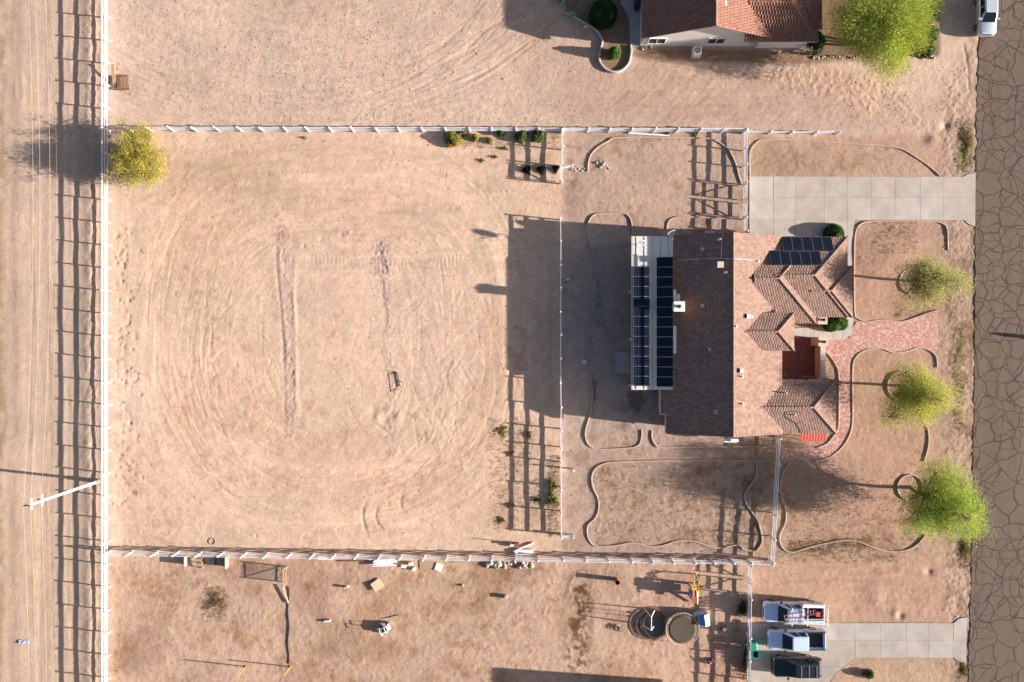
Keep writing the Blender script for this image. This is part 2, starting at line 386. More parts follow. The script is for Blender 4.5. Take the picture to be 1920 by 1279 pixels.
# ---- strokes: ruts and tyre marks pressed into the relief
def stamp(pts, depth, wid, colf=None, tread=0.0):
    """pts: pixel polyline; depth<0 presses in; wid in metres"""
    P2 = np.array([(p[0], p[1]) for p in pts], float)
    seg = np.hypot(*np.diff(P2, axis=0).T) * S0; L = np.concatenate([[0], np.cumsum(seg)])
    if L[-1] < 0.3: return
    s = np.arange(0, L[-1], 0.07)
    px = (np.interp(s, L, P2[:, 0]) - CX) * S0; py = (CY - np.interp(s, L, P2[:, 1])) * S0
    ax = (px - gx[24]) / STEP; ay = (py - gy[24]) / STEP
    ok = (ax > 4) & (ay > 4) & (ax < NXg - 54) & (ay < NYg - 54); ax = ax[ok]; ay = ay[ok]; s = s[ok]
    if len(s) == 0: return
    fade = np.clip(np.minimum(s - s[0], s[-1] - s) / 1.5, 0, 1) * (0.7 + 0.3 * np.sin(s * 0.9 + depth * 999))
    if tread: fade = fade * (1 + tread * np.sign(np.sin(s * 2 * math.pi / 0.42)))
    ix = np.round(ax).astype(int); iy = np.round(ay).astype(int); r = int(math.ceil(wid * 2.2 / STEP))
    D = np.zeros_like(Z); Wt = np.zeros_like(Z)
    lo_y, hi_y = max(iy.min() - r, 0) + 24, iy.max() + r + 26; lo_x, hi_x = max(ix.min() - r, 0) + 24, ix.max() + r + 26
    best = np.zeros((hi_y - lo_y, hi_x - lo_x), np.float32)
    for dy in range(-r, r + 1):
        for dx in range(-r, r + 1):
            d2 = ((ix + dx - ax) ** 2 + (iy + dy - ay) ** 2) * STEP * STEP
            w = np.exp(-d2 / (wid * wid)) * fade
            np.maximum.at(best, (np.clip(iy + dy + 24 - lo_y, 0, best.shape[0] - 1), np.clip(ix + dx + 24 - lo_x, 0, best.shape[1] - 1)), w)
    Z[lo_y:hi_y, lo_x:hi_x] += depth * best
    if colf is not None:
        C[lo_y:hi_y, lo_x:hi_x] *= (1 - best + best * colf)[..., None]
def arc(cx, cy, rx, ry, a0, a1, n=40, wob=0.0):
    ph = random.uniform(0, 6)
    return [(cx + (rx + wob * math.sin(3 * t + ph)) * math.cos(t), cy + (ry + wob * math.sin(2 * t + ph)) * math.sin(t)) for t in np.linspace(a0, a1, n)]
def pair(pts, gap, depth, wid, **kw):
    P2 = np.array(pts, float); T = np.gradient(P2, axis=0); T /= np.maximum(np.hypot(T[:, 0], T[:, 1]), 1e-6)[:, None]
    Nn = np.stack([-T[:, 1], T[:, 0]], 1) * gap / 2
    stamp(P2 + Nn, depth, wid, **kw); stamp(P2 - Nn, depth, wid, **kw)
rad = math.radians
R_ = random.Random(5)
# sweeping loops round the paddock
def oval(cx, cy, rx, ry, a0, a1, n=50, p=.62):
    s = lambda v: math.copysign(abs(v) ** p, v)
    return [(cx + rx * s(math.cos(t)), cy + ry * s(math.sin(t))) for t in np.linspace(a0, a1, n)]
for i in range(46):
    k = R_.random(); a = R_.uniform(0, 360)
    stamp(oval(625 + R_.uniform(-12, 12), 640 + R_.uniform(-12, 12), 150 + 240 * k, 180 + 180 * k, rad(a), rad(a + R_.uniform(50, 170))), R_.choice((-.006, .006)), R_.uniform(.35, .7), colf=R_.choice((.93, .96, 1.04, 1.05)))
for i in range(210):
    k = R_.random(); rx = 150 + 245 * k; ry = 180 + 185 * k + R_.uniform(-15, 15)
    a = R_.uniform(0, 360); le = R_.uniform(20, 90)
    stamp(oval(625 + R_.uniform(-55, 55), 640 + R_.uniform(-50, 50), rx, ry, rad(a), rad(a + le), p=R_.uniform(.55, .95)), R_.choice((-.013, -.010, .010, -.008)), R_.uniform(.07, .13), colf=R_.choice((1.0, .95, 1.04)))
for i in range(14):      # western bends, where the marks crowd
    stamp(arc(530 + R_.uniform(-40, 40), 690 + R_.uniform(-60, 60), 215 + R_.uniform(-90, 20), 230 + R_.uniform(-70, 40), rad(R_.uniform(110, 170)), rad(R_.uniform(190, 260)), 40, 6), R_.choice((-.013, -.011, .010)), R_.uniform(.08, .13), colf=R_.choice((1.04, .95)))
for i in range(18):      # small turning circles
    cx, cy, r0 = R_.uniform(400, 480), R_.uniform(640, 800), R_.uniform(35, 110)
    stamp(arc(cx, cy, r0, r0 * R_.uniform(.8, 1.2), rad(R_.uniform(0, 360)), rad(R_.uniform(0, 360) + 200), 40, 4), -.014, .08, colf=1.04)
for i in range(16):
    cx, cy, r0 = R_.uniform(760, 860), R_.uniform(640, 820), R_.uniform(30, 120); a = R_.uniform(0, 360)
    stamp(arc(cx, cy, r0, r0 * R_.uniform(.8, 1.2), rad(a), rad(a + R_.uniform(70, 180)), 40, 4), -.014, .09, colf=R_.choice((1.04, .94)))
for i in range(34):      # east-west machine lanes
    y = R_.uniform(432, 520); x0 = R_.uniform(500, 700); x1 = R_.uniform(760, 985)
    stamp([(x0, y), ((x0 + x1) / 2, y + R_.uniform(-6, 6)), (x1, y - R_.uniform(-4, 18))], R_.choice((-.018, -.012, .012)), R_.uniform(.1, .2), colf=R_.choice((.96, 1.03)))
for i in range(30):      # northern strip, long shallow drag marks
    y = R_.uniform(258, 420); x0 = R_.uniform(300, 700)
    stamp([(x0, y + R_.uniform(0, 25)), (x0 + 120, y), (x0 + 300, y - R_.uniform(-8, 14))], R_.choice((-.012, .010)), R_.uniform(.12, .28), colf=R_.choice((.95, 1.02)))
for i in range(44):      # slanting scratches in the eastern half
    x0, y0 = R_.uniform(760, 950), R_.uniform(500, 780)
    stamp([(x0, y0), (x0 + R_.uniform(-60, -20), y0 + R_.uniform(30, 90))] if i % 2 else [(x0, y0), (x0 + R_.uniform(20, 60), y0 + R_.uniform(60, 160))], R_.choice((-.018, .014)), R_.uniform(.08, .14), colf=R_.choice((.95, 1.02)))
for i in range(40):      # southern bend
    a = R_.uniform(20, 120)
    stamp(arc(620 + R_.uniform(-60, 60), 640, 300 + R_.uniform(-80, 90), 330 + R_.uniform(-70, 40), rad(a), rad(a + R_.uniform(15, 60)), 30, 4), R_.choice((-.016, .012)), R_.uniform(.08, .16), colf=R_.choice((.96, 1.02)))
# crisp lugged tyre marks
for pts in ([(692, 934), (682, 950), (680, 972), (686, 994), (692, 1014)], [(718, 944), (707, 952), (704, 970), (711, 985), (728, 1004)], [(725, 925), (728, 945), (735, 960)],
            [(763, 921), (752, 935), (752, 950), (760, 962), (768, 968)], [(690, 790), (712, 800), (728, 812), (738, 822)], [(745, 765), (760, 775), (790, 790)], [(790, 800), (798, 820), (790, 842)]):
    stamp([tuple(p)[:2] for p in smooth_path([(x, y, 0) for x, y in pts], 4)], -.032, .15, colf=.88, tread=.6)
    stamp([(p[0] + 6, p[1]) for p in smooth_path([(x, y, 0) for x, y in pts], 4)], .016, .10)
for y in range(497, 510, 4):
    stamp([(560, y - 20), (660, y - 12), (760, y - 6), (830, y - 14), (900, y - 24)], -.02, .12, tread=.5)
# two old planting strips, humped and cloddy
clod = fbm(X, Y, 0.45, 3, 801)
for (pts, wd, c_) in (([(532, 432), (536, 520), (541, 600), (544, 700), (545, 760), (541, 812)], 14, .90), ([(718, 468), (722, 520), (728, 590), (726, 660), (733, 715), (736, 790), (738, 850)], 11, .90), ([(712, 470), (714, 490), (716, 505)], 24, .84)):
    P3 = smooth_path([(x, y, 0) for x, y in pts], 6)
    d = np.full(X.shape, 1e9)
    sel = (U > 480) & (U < 800) & (V > 420) & (V < 880)
    us = U[sel]; vs = V[sel]; dd = np.full(us.shape, 1e9)
    for p in P3: dd = np.minimum(dd, np.hypot(us - p.x, (vs - p.y) * .9))
    d[sel] = dd
    m = 1 - ssm(wd * .55, wd * 1.1, d + 4 * nB)
    Z += m * (0.014 * clod + 0.020 * vnoise(X / .17, Y / .17, 1291) + 0.006); mul(m * (0.5 + 0.5 * ssm(-.3, .3, clod)), (c_ * .95, c_ * .96, c_ * 1.04))
stamp([(516, 446), (520, 520), (528, 590), (532, 660), (533, 730), (536, 805)], -.028, .16, colf=.88)
stamp([(553, 470), (551, 560), (555, 650), (555, 720), (559, 790)], .04, .2, colf=1.04)
stamp([(524, 446), (526, 520), (532, 590), (538, 660)], .025, .18)
stamp([(714, 520), (720, 570), (726, 620)], -.03, .18, colf=.9)
# dug scrapes by the drag bar
for (x, y, r0, d0) in ((735, 778, 8, -.05), (727, 768, 6, .05), (748, 782, 7, .045), (700, 770, 8, -.06), (708, 782, 7, .06), (720, 790, 8, -.05), (569, 462, 3, -.06), (640, 440, 4, -.05), (655, 436, 3, .05)):
    Z += d0 * np.exp(-(((U - x) ** 2 + (V - y) ** 2) / r0 ** 2))
# north lot: long faint harrow lines + curved haul road
for i in range(90):
    a = R_.uniform(-20, 80)
    stamp(arc(560 + R_.uniform(-20, 20), -120, 520 + R_.uniform(-140, 40), 330 + R_.uniform(-90, 30), rad(a), rad(a + R_.uniform(20, 70)), 30, 4), R_.choice((-.016, .012)), R_.uniform(.08, .16), colf=R_.choice((.95, 1.04)))
for i in range(26):
    x0, y0 = R_.uniform(240, 1000), R_.uniform(-10, 160)
    stamp([(x0, y0), (x0 + R_.uniform(-40, 60), y0 + R_.uniform(40, 110))], R_.choice((-.012, .010)), R_.uniform(.07, .12))
for i in range(24):
    y = R_.uniform(160, 240); x0 = R_.uniform(900, 1300)
    stamp([(x0, y), (x0 + 200, y + R_.uniform(-6, 10)), (x0 + 420, y + R_.uniform(0, 26))], R_.choice((-.014, .012)), R_.uniform(.12, .25), colf=R_.choice((.95, 1.03)))
for i in range(20):      # alley wheel tracks
    x = R_.choice((60, 74, 96, 118, 128, 140)) + R_.uniform(-6, 6); y0 = R_.uniform(-20, 900)
    stamp([(x, y0), (x + R_.uniform(-4, 4), y0 + 200), (x + R_.uniform(-5, 5), y0 + 420)], R_.choice((-.012, .01)), R_.uniform(.12, .22), colf=R_.choice((.95, 1.04)))
for i in range(30):      # neighbour's side lane and pen
    y = R_.uniform(1060, 1150); x0 = R_.uniform(1420, 1560)
    stamp([(x0, y), (x0 + 120, y + R_.uniform(-8, 8)), (x0 + 230, y + R_.uniform(-20, 20))], R_.choice((-.014, .012)), R_.uniform(.12, .25), colf=R_.choice((.95, 1.03)))
for i in range(14):
    x = 470 + i * 5; stamp([(x, 1095), (x + R_.uniform(-3, 3), 1180), (x + R_.uniform(-3, 3), 1275)], .012, .07)
# pits and hoof marks along the fence
for i in range(110):
    x = R_.gauss(235, 14); y = R_.uniform(420, 960); r0 = R_.uniform(1.8, 3.6)
    e = np.exp(-(((U - x) ** 2 + (V - y) ** 2) / r0 ** 2)); Z -= R_.uniform(.03, .08) * e; mul(e, (.82, .8, .8))
for i in range(150):
    x = R_.uniform(290, 1000); y = R_.uniform(260, 1025); r0 = R_.uniform(1.4, 2.6)
    sl = (np.abs(U - x) < 16) & (np.abs(V - y) < 16)
    e = np.exp(-(((U[sl] - x) ** 2 + (V[sl] - y) ** 2) / r0 ** 2)); Z[sl] += R_.choice((-.035, .03, .02)) * e
# low spoil bank along the outer fence with rain cuts
bankx = 168 + 5 * nA + 3 * nB
Z += 0.12 * np.exp(-((U - bankx) / 11) ** 2) * (0.8 + 0.5 * nB) * (U < 215) + 0.05 * np.exp(-((U - 196) / 10) ** 2)
rough = np.exp(-((U - 172) / 16) ** 2); Z += rough * 0.03 * clod; mul(rough * ssm(0, .5, clod), (.92, .9, .9))
# rough verges
for m_, a_ in ((south, .018), (bank, .034), (sh, .034), (yard, .015), (front, .014), (backbed, .016), (paddock, .008), (north, .010)):
    q_ = fbm(X, Y, .32, 2, int(900 + a_ * 1000), .7); Z += m_ * a_ * (q_ + .25 * nB); C *= (1 + m_ * (.5 + 8 * a_) * .12 * q_)[..., None]
for (x, y, r0, d0) in ((1773, 237, 8, -.16), (1748, 262, 12, .12), (1742, 1072, 7, -.14), (1688, 1155, 7, -.14), (1680, 1150, 8, .10), (1643, 1123, 13, .08), (1640, 1100, 20, .04), (1600, 1110, 26, -.04), (1132, 311, 12, .08), (1250, 300, 40, .03)):
    Z += d0 * np.exp(-(((U - x) ** 2 + (V - y) ** 2) / r0 ** 2))
stamp([(1805, 75), (1812, 110), (1815, 130), (1817, 180)], -.08, .14, colf=.7)
# humped planting mounds
Z += 0.14 * np.exp(-(((U - 1690) / 46) ** 2 + ((V - 480) / 36) ** 2)) + 0.06 * blob(1650, 480, 48, 48, .3)
tint(blob(1716, 450, 10, 10), (0.34, 0.24, 0.17), .5)
# dark damp soil band and brown blotches in the lower lots
band = pmask([(1062, 1062), (1105, 1066), (1112, 1120), (1108, 1180), (1112, 1262), (1062, 1262), (1052, 1200), (1074, 1150), (1058, 1100)], 5)
mul(band * ssm(-.25, .35, clod + .5 * nB), (.42, .38, .36)); Z += band * .04 * clod
for (x, y, a_, b_) in ((1085, 1105, 14, 30), (1078, 1170, 22, 18), (1090, 1215, 18, 22), (1150, 1072, 14, 10), (770, 1085, 40, 24), (990, 1075, 60, 20), (300, 1110, 60, 30), (870, 1130, 90, 36), (700, 1220, 70, 30)):
    mul(blob(x, y, a_, b_, .1) * ssm(-.2, .4, nB + .5 * clod), (.76, .69, .64))
# colour grain
Cn = 1 + 0.09 * nA + 0.08 * nB + 0.06 * nC
C *= Cn[..., None]; C[..., 2] *= (1 - 0.05 * nD); C[..., 0] *= (1 + 0.03 * nA)

# flat beds under paved things
DRIVE1 = [(1405, 331), (1806, 332), (1814, 327), (1829, 323), (1828, 425), (1815, 420), (1808, 413), (1603, 413), (1599, 432), (1601, 448), (1405, 448)]
DRIVE2 = [(1408, 1168), (1788, 1168), (1797, 1160), (1813, 1157), (1811, 1243), (1797, 1240), (1788, 1233), (1603, 1233), (1566, 1262), (1540, 1300), (1540, 1420), (1408, 1420)]
PATH = [(1758, 584), (1740, 589), (1715, 598), (1690, 605), (1650, 603), (1625, 605), (1606, 602), (1600, 612), (1592, 634), (1546, 640), (1541, 652), (1555, 668), (1566, 685), (1571, 705), (1571, 790), (1566, 810), (1550, 830), (1530, 838), (1464, 839), (1464, 862), (1530, 862), (1557, 854), (1579, 835), (1592, 810), (1597, 780), (1597, 690), (1605, 667), (1621, 656), (1650, 652), (1675, 660), (1700, 658), (1720, 651), (1740, 655), (1754, 665), (1759, 640)]
WALK = [(1486, 616), (1486, 637), (1546, 640), (1585, 636), (1597, 626), (1600, 600), (1598, 545), (1598, 440), (1590, 440), (1586, 590), (1560, 600), (1540, 612)]
for pg in (DRIVE1, DRIVE2, PATH, WALK, rect(1150, 658, 1182, 702), rect(1468, 600, 1545, 712), [(1178, -60), (1204, -60), (1204, 87), (1178, 87)]):
    m = inpoly(pg, U, V); Z[m] = np.minimum(Z[m], -0.03)
Z = np.where(U > 1836, -0.12, Z); Z = np.where((U < -120) | (U > 2030), 0.02 * nA, Z)
far = (np.abs(X) > 62) | (np.abs(Y) > 42); Z = np.where(far & (U < 1836), 0.0, Z)

def ground_z(x, y):
    i = int(np.clip(np.searchsorted(gx, x), 0, NXg - 1)); j = int(np.clip(np.searchsorted(gy, y), 0, NYg - 1))
    return float(Z[j, i])

me = bpy.data.meshes.new('ground')
nv = NXg * NYg; me.vertices.add(nv)
me.vertices.foreach_set('co', np.stack([X, Y, Z], -1).astype(np.float32).ravel())
ii, jj = np.meshgrid(np.arange(NXg - 1), np.arange(NYg - 1)); q = (jj * NXg + ii).ravel()
quads = np.stack([q, q + 1, q + 1 + NXg, q + NXg], 1).astype(np.int32)
me.loops.add(quads.size); me.loops.foreach_set('vertex_index', quads.ravel())
me.polygons.add(len(quads)); me.polygons.foreach_set('loop_start', np.arange(0, quads.size, 4, dtype=np.int32))
me.polygons.foreach_set('loop_total', np.full(len(quads), 4, np.int32)); me.polygons.foreach_set('use_smooth', np.ones(len(quads), bool))
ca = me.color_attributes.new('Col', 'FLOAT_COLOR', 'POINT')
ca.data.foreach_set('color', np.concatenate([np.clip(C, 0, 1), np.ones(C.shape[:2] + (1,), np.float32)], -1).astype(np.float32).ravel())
me.update(calc_edges=True)

def soil_material():
    m, nt, b = mat_new('desert_soil'); N = nt.nodes; L = nt.links
    at = N.new('ShaderNodeAttribute'); at.attribute_name = 'Col'
    tc = N.new('ShaderNodeTexCoord')
    n1 = N.new('ShaderNodeTexNoise'); n1.inputs['Scale'].default_value = 5.5; n1.inputs['Detail'].default_value = 7; n1.inputs['Roughness'].default_value = 0.72
    n2 = N.new('ShaderNodeTexNoise'); n2.inputs['Scale'].default_value = 1.1; n2.inputs['Detail'].default_value = 6; n2.inputs['Roughness'].default_value = 0.6
    vo = N.new('ShaderNodeTexVoronoi'); vo.inputs['Scale'].default_value = 4.2; vo.inputs['Randomness'].default_value = 1.0
    for n in (n1, n2, vo): L.new(tc.outputs['Object'], n.inputs['Vector'])
    mr = N.new('ShaderNodeMapRange'); mr.inputs[1].default_value = 0.3; mr.inputs[2].default_value = 0.7; mr.inputs[3].default_value = 0.79; mr.inputs[4].default_value = 1.17
    L.new(n1.outputs[0], mr.inputs[0])
    mr2 = N.new('ShaderNodeMapRange'); mr2.inputs[1].default_value = 0.3; mr2.inputs[2].default_value = 0.7; mr2.inputs[3].default_value = 0.92; mr2.inputs[4].default_value = 1.07
    L.new(n2.outputs[0], mr2.inputs[0])
    pb = N.new('ShaderNodeMapRange'); pb.inputs[1].default_value = 0.05; pb.inputs[2].default_value = 0.16; pb.inputs[3].default_value = 0.72; pb.inputs[4].default_value = 1.0
    L.new(vo.outputs['Distance'], pb.inputs[0])
    m1 = N.new('ShaderNodeMath'); m1.operation = 'MULTIPLY'; L.new(mr.outputs[0], m1.inputs[0]); L.new(mr2.outputs[0], m1.inputs[1])
    m2 = N.new('ShaderNodeMath'); m2.operation = 'MULTIPLY'; L.new(m1.outputs[0], m2.inputs[0]); L.new(pb.outputs[0], m2.inputs[1])
    sc_ = N.new('ShaderNodeVectorMath'); sc_.operation = 'SCALE'; L.new(at.outputs['Color'], sc_.inputs[0]); L.new(m2.outputs[0], sc_.inputs['Scale'])
    L.new(sc_.outputs[0], b.inputs['Base Color'])
    b.inputs['Roughness'].default_value = 1.0; b.inputs['Specular IOR Level'].default_value = 0.05
    bp = N.new('ShaderNodeBump'); bp.inputs['Strength'].default_value = 0.7; bp.inputs['Distance'].default_value = 0.04
    L.new(n1.outputs[0], bp.inputs['Height']); L.new(bp.outputs[0], b.inputs['Normal'])
    return m
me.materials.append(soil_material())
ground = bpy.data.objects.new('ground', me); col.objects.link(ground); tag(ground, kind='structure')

# ------------------------------------------------------------------ street
def road_material():
    m, nt, b = mat_new('cracked_asphalt'); N = nt.nodes; L = nt.links
    tc = N.new('ShaderNodeTexCoord')
    nz = N.new('ShaderNodeTexNoise'); nz.inputs['Scale'].default_value = 0.45; nz.inputs['Detail'].default_value = 1.5
    L.new(tc.outputs['Object'], nz.inputs['Vector'])
    sub = N.new('ShaderNodeVectorMath'); sub.operation = 'SUBTRACT'; sub.inputs[1].default_value = (.5, .5, .5); L.new(nz.outputs['Color'], sub.inputs[0])
    scl = N.new('ShaderNodeVectorMath'); scl.operation = 'SCALE'; scl.inputs['Scale'].default_value = 1.7; L.new(sub.outputs[0], scl.inputs[0])
    add = N.new('ShaderNodeVectorMath'); add.operation = 'ADD'; L.new(tc.outputs['Object'], add.inputs[0]); L.new(scl.outputs[0], add.inputs[1])
    masks = []
    for sc_, w0, w1 in ((0.50, .017, .040), (0.66, .016, .040)):
        vo = N.new('ShaderNodeTexVoronoi'); vo.voronoi_dimensions = '2D'; vo.feature = 'DISTANCE_TO_EDGE'; vo.inputs['Scale'].default_value = sc_
        vo.inputs['Randomness'].default_value = 1.0
        L.new(add.outputs[0], vo.inputs['Vector'])
        mr = N.new('ShaderNodeMapRange'); mr.inputs[1].default_value = w0; mr.inputs[2].default_value = w1; L.new(vo.outputs['Distance'], mr.inputs[0]); masks.append(mr)
    gt = N.new('ShaderNodeTexNoise'); gt.inputs['Scale'].default_value = .16; gt.inputs['Detail'].default_value = 1; L.new(tc.outputs['Object'], gt.inputs['Vector'])
    gm = N.new('ShaderNodeMapRange'); gm.inputs[1].default_value = .43; gm.inputs[2].default_value = .47; gm.inputs[3].default_value = 1; gm.inputs[4].default_value = 0; L.new(gt.outputs[0], gm.inputs[0])
    mxx = N.new('ShaderNodeMath'); mxx.operation = 'MAXIMUM'; L.new(masks[1].outputs[0], mxx.inputs[0]); L.new(gm.outputs[0], mxx.inputs[1])
    mnn = N.new('ShaderNodeMath'); mnn.operation = 'MINIMUM'; L.new(masks[0].outputs[0], mnn.inputs[0]); L.new(mxx.outputs[0], mnn.inputs[1])
    n2 = N.new('ShaderNodeTexNoise'); n2.inputs['Scale'].default_value = 12; n2.inputs['Detail'].default_value = 6; L.new(tc.outputs['Object'], n2.inputs['Vector'])
    mp = N.new('ShaderNodeMapping'); mp.inputs['Scale'].default_value = (1.1, .06, 1); L.new(tc.outputs['Object'], mp.inputs[0])
    n3 = N.new('ShaderNodeTexNoise'); n3.inputs['Scale'].default_value = 1.0; n3.inputs['Detail'].default_value = 4; L.new(mp.outputs[0], n3.inputs['Vector'])
    ad = N.new('ShaderNodeMath'); ad.operation = 'ADD'; L.new(n2.outputs[0], ad.inputs[0]); L.new(n3.outputs[0], ad.inputs[1])
    r1 = N.new('ShaderNodeValToRGB'); r1.color_ramp.elements[0].position = .30; r1.color_ramp.elements[1].position = .72
    r1.color_ramp.elements[0].color = (.104, .073, .057, 1); r1.color_ramp.elements[1].color = (.156, .112, .089, 1)
    hf = N.new('ShaderNodeMath'); hf.operation = 'MULTIPLY'; hf.inputs[1].default_value = 0.5; L.new(ad.outputs[0], hf.inputs[0]); L.new(hf.outputs[0], r1.inputs[0])
    mx = N.new('ShaderNodeMix'); mx.data_type = 'RGBA'; mx.inputs[6].default_value = (.058, .039, .030, 1)
    L.new(mnn.outputs[0], mx.inputs[0]); L.new(r1.outputs[0], mx.inputs[7]); L.new(mx.outputs[2], b.inputs['Base Color'])
    b.inputs['Roughness'].default_value = .92; b.inputs['Specular IOR Level'].default_value = .15
    bp = N.new('ShaderNodeBump'); bp.inputs['Strength'].default_value = .35; bp.inputs['Distance'].default_value = .015
    L.new(n2.outputs[0], bp.inputs['Height']); L.new(bp.outputs[0], b.inputs['Normal'])
    return m
mb = MB(); ys = np.arange(-60, 60.01, 0.35); vs = []
for y in ys:
    py = CY - y / S0
    xe = np.interp(py, [-500, 75, 150, 255, 268, 280, 330, 420, 700, 1000, 1279, 1700], [1836, 1836, 1832, 1829, 1834, 1828, 1829, 1828, 1826, 1822, 1815, 1812])
    xe += random.uniform(-1.6, 1.6); x = (xe - CX) * S0
    vs += [(x - .05, y, -0.02), (x + .05, y, .035), (x + 5.2, y, .07), (x + 10.4, y, .02), (x + 10.5, y, -.02)]
n = 5; fs = [(i * n + k, i * n + k + 1, (i + 1) * n + k + 1, (i + 1) * n + k) for i in range(len(ys) - 1) for k in range(4)]
mb.add(vs, fs); road = mb.build('road', road_material(), None, off=(0, 0, 0)); tag(road, kind='structure')

# ------------------------------------------------------------------ paving
def clip_rect(poly, x0, y0, x1, y1):
    """Sutherland-Hodgman of a pixel polygon against a rectangle"""
    def cut(pts, inside, inter):
        out = []
        for i in range(len(pts)):
            a, b = pts[i - 1], pts[i]; ia, ib = inside(a), inside(b)
            if ia != ib: out.append(inter(a, b))
            if ib: out.append(b)
        return out
    def ix(x): return lambda a, b: (x, a[1] + (b[1] - a[1]) * (x - a[0]) / (b[0] - a[0]))
    def iy(y): return lambda a, b: (a[0] + (b[0] - a[0]) * (y - a[1]) / (b[1] - a[1]), y)
    for ins, it in ((lambda p: p[0] >= x0, ix(x0)), (lambda p: p[0] <= x1, ix(x1)), (lambda p: p[1] >= y0, iy(y0)), (lambda p: p[1] <= y1, iy(y1))):
        poly = cut(poly, ins, it)
        if len(poly) < 3: return []
    return poly
def slabs(name, poly, xs, ys, mat, top=0.05, gap=0.38):
    base = MB(); base.prism([G(*p)[:2] for p in poly], -0.12, top - 0.035)
    root = base.build(name, M['joint'], None, off=G(*poly[0]))
    tag(root, kind='structure')
    for i in range(len(xs) - 1):
        for j in range(len(ys) - 1):
            pg = clip_rect(poly, xs[i] + gap / 2, ys[j] + gap / 2, xs[i + 1] - gap / 2, ys[j + 1] - gap / 2)
            if len(pg) >= 3:
                m_ = MB(); m_.prism([G(*p)[:2] for p in pg], -0.1, top + random.uniform(-.006, .006)); m_.build('slab', random.choice(mat) if isinstance(mat, list) else mat, root)
    return root
M['joint'] = simple('joint_dirt', (0.27, 0.21, 0.165), 0.95, var=0.2)
SL1 = [simple('driveway_slab_%d' % k, c, .85, var=.17, scale=.6, bump=.15) for k, c in enumerate(((.365, .318, .277), (.355, .303, .260), (.375, .326, .292), (.345, .302, .265)))]  # slab colours lowered a little for the dimmer light on the right
SL2 = [simple('neighbour_slab_%d' % k, c, .85, var=.20, scale=.5, bump=.15) for k, c in enumerate(((.335, .293, .258), (.318, .277, .241), (.345, .306, .275)))]
slabs('driveway', DRIVE1, [1400, 1450, 1491, 1545, 1589, 1634, 1679, 1725, 1768, 1835], [320, 371, 413, 452], SL1)
slabs('neighbour_driveway', DRIVE2, [1400, 1446, 1490, 1540, 1603, 1651, 1699, 1741, 1787, 1820], [1150, 1200, 1250, 1300, 1350, 1430], SL2)
slabs('front_walkway', WALK, [1480, 1507, 1525, 1543, 1562, 1580, 1603], [430, 480, 530, 580, 645], M['concrete'])
slabs('neighbour_walkway', [(1162, -80), (1204, -80), (1204, 87), (1181, 86), (1180, 40), (1174, 22), (1164, 8)], [1150, 1210], [-90, -30, 30, 90], M['concrete2'])
slabs('patio_pad', [(1152, 660), (1182, 661), (1182, 700), (1153, 699)], [1140, 1190], [650, 710], M['concrete2'], top=0.06)

def paver_material(name, c0, c1, c2, mortar, scale=1.0):
    m, nt, b = mat_new(name); N = nt.nodes; L = nt.links
    tc = N.new('ShaderNodeTexCoord')
    bk = N.new('ShaderNodeTexBrick'); bk.inputs['Scale'].default_value = scale; bk.inputs['Brick Width'].default_value = .26; bk.inputs['Row Height'].default_value = .13
    bk.inputs['Mortar Size'].default_value = .012; bk.inputs['Color1'].default_value = c0 + (1,); bk.inputs['Color2'].default_value = c1 + (1,); bk.inputs['Mortar'].default_value = mortar + (1,)
    L.new(tc.outputs['Object'], bk.inputs['Vector'])
    nz = N.new('ShaderNodeTexNoise'); nz.inputs['Scale'].default_value = 3.2; nz.inputs['Detail'].default_value = 6; nz.inputs['Roughness'].default_value = .8; L.new(tc.outputs['Object'], nz.inputs['Vector'])
    r = N.new('ShaderNodeMapRange'); r.inputs[1].default_value = .48; r.inputs[2].default_value = .62; L.new(nz.outputs[0], r.inputs[0])
    mx = N.new('ShaderNodeMix'); mx.data_type = 'RGBA'; L.new(r.outputs[0], mx.inputs[0]); L.new(bk.outputs['Color'], mx.inputs[6]); mx.inputs[7].default_value = c2 + (1,)
    L.new(mx.outputs[2], b.inputs['Base Color']); b.inputs['Roughness'].default_value = .85; b.inputs['Specular IOR Level'].default_value = .2
    bp = N.new('ShaderNodeBump'); bp.inputs['Strength'].default_value = .4; bp.inputs['Distance'].default_value = .01; L.new(bk.outputs['Fac'], bp.inputs['Height']); bp.invert = True
    L.new(bp.outputs[0], b.inputs['Normal'])
    return m
M['paver'] = paver_material('brick_paver', (.34, .125, .095), (.42, .22, .18), (.54, .42, .37), (.31, .2, .17))
M['redpaver'] = paver_material('dark_red_paver', (.15, .05, .045), (.19, .075, .065), (.22, .11, .095), (.13, .06, .05))
mb = MB(); mb.prism([G(*p)[:2] for p in PATH], -0.1, 0.045); o = mb.build('brick_path', M['paver'], None, off=G(1600, 630)); tag(o, kind='structure')
mb = MB(); mb.prism([G(*p)[:2] for p in rect(1462, 632, 1534, 712)], -0.1, 0.06); o = mb.build('courtyard_paving', M['redpaver'], None, off=G(1500, 670)); tag(o, kind='structure')

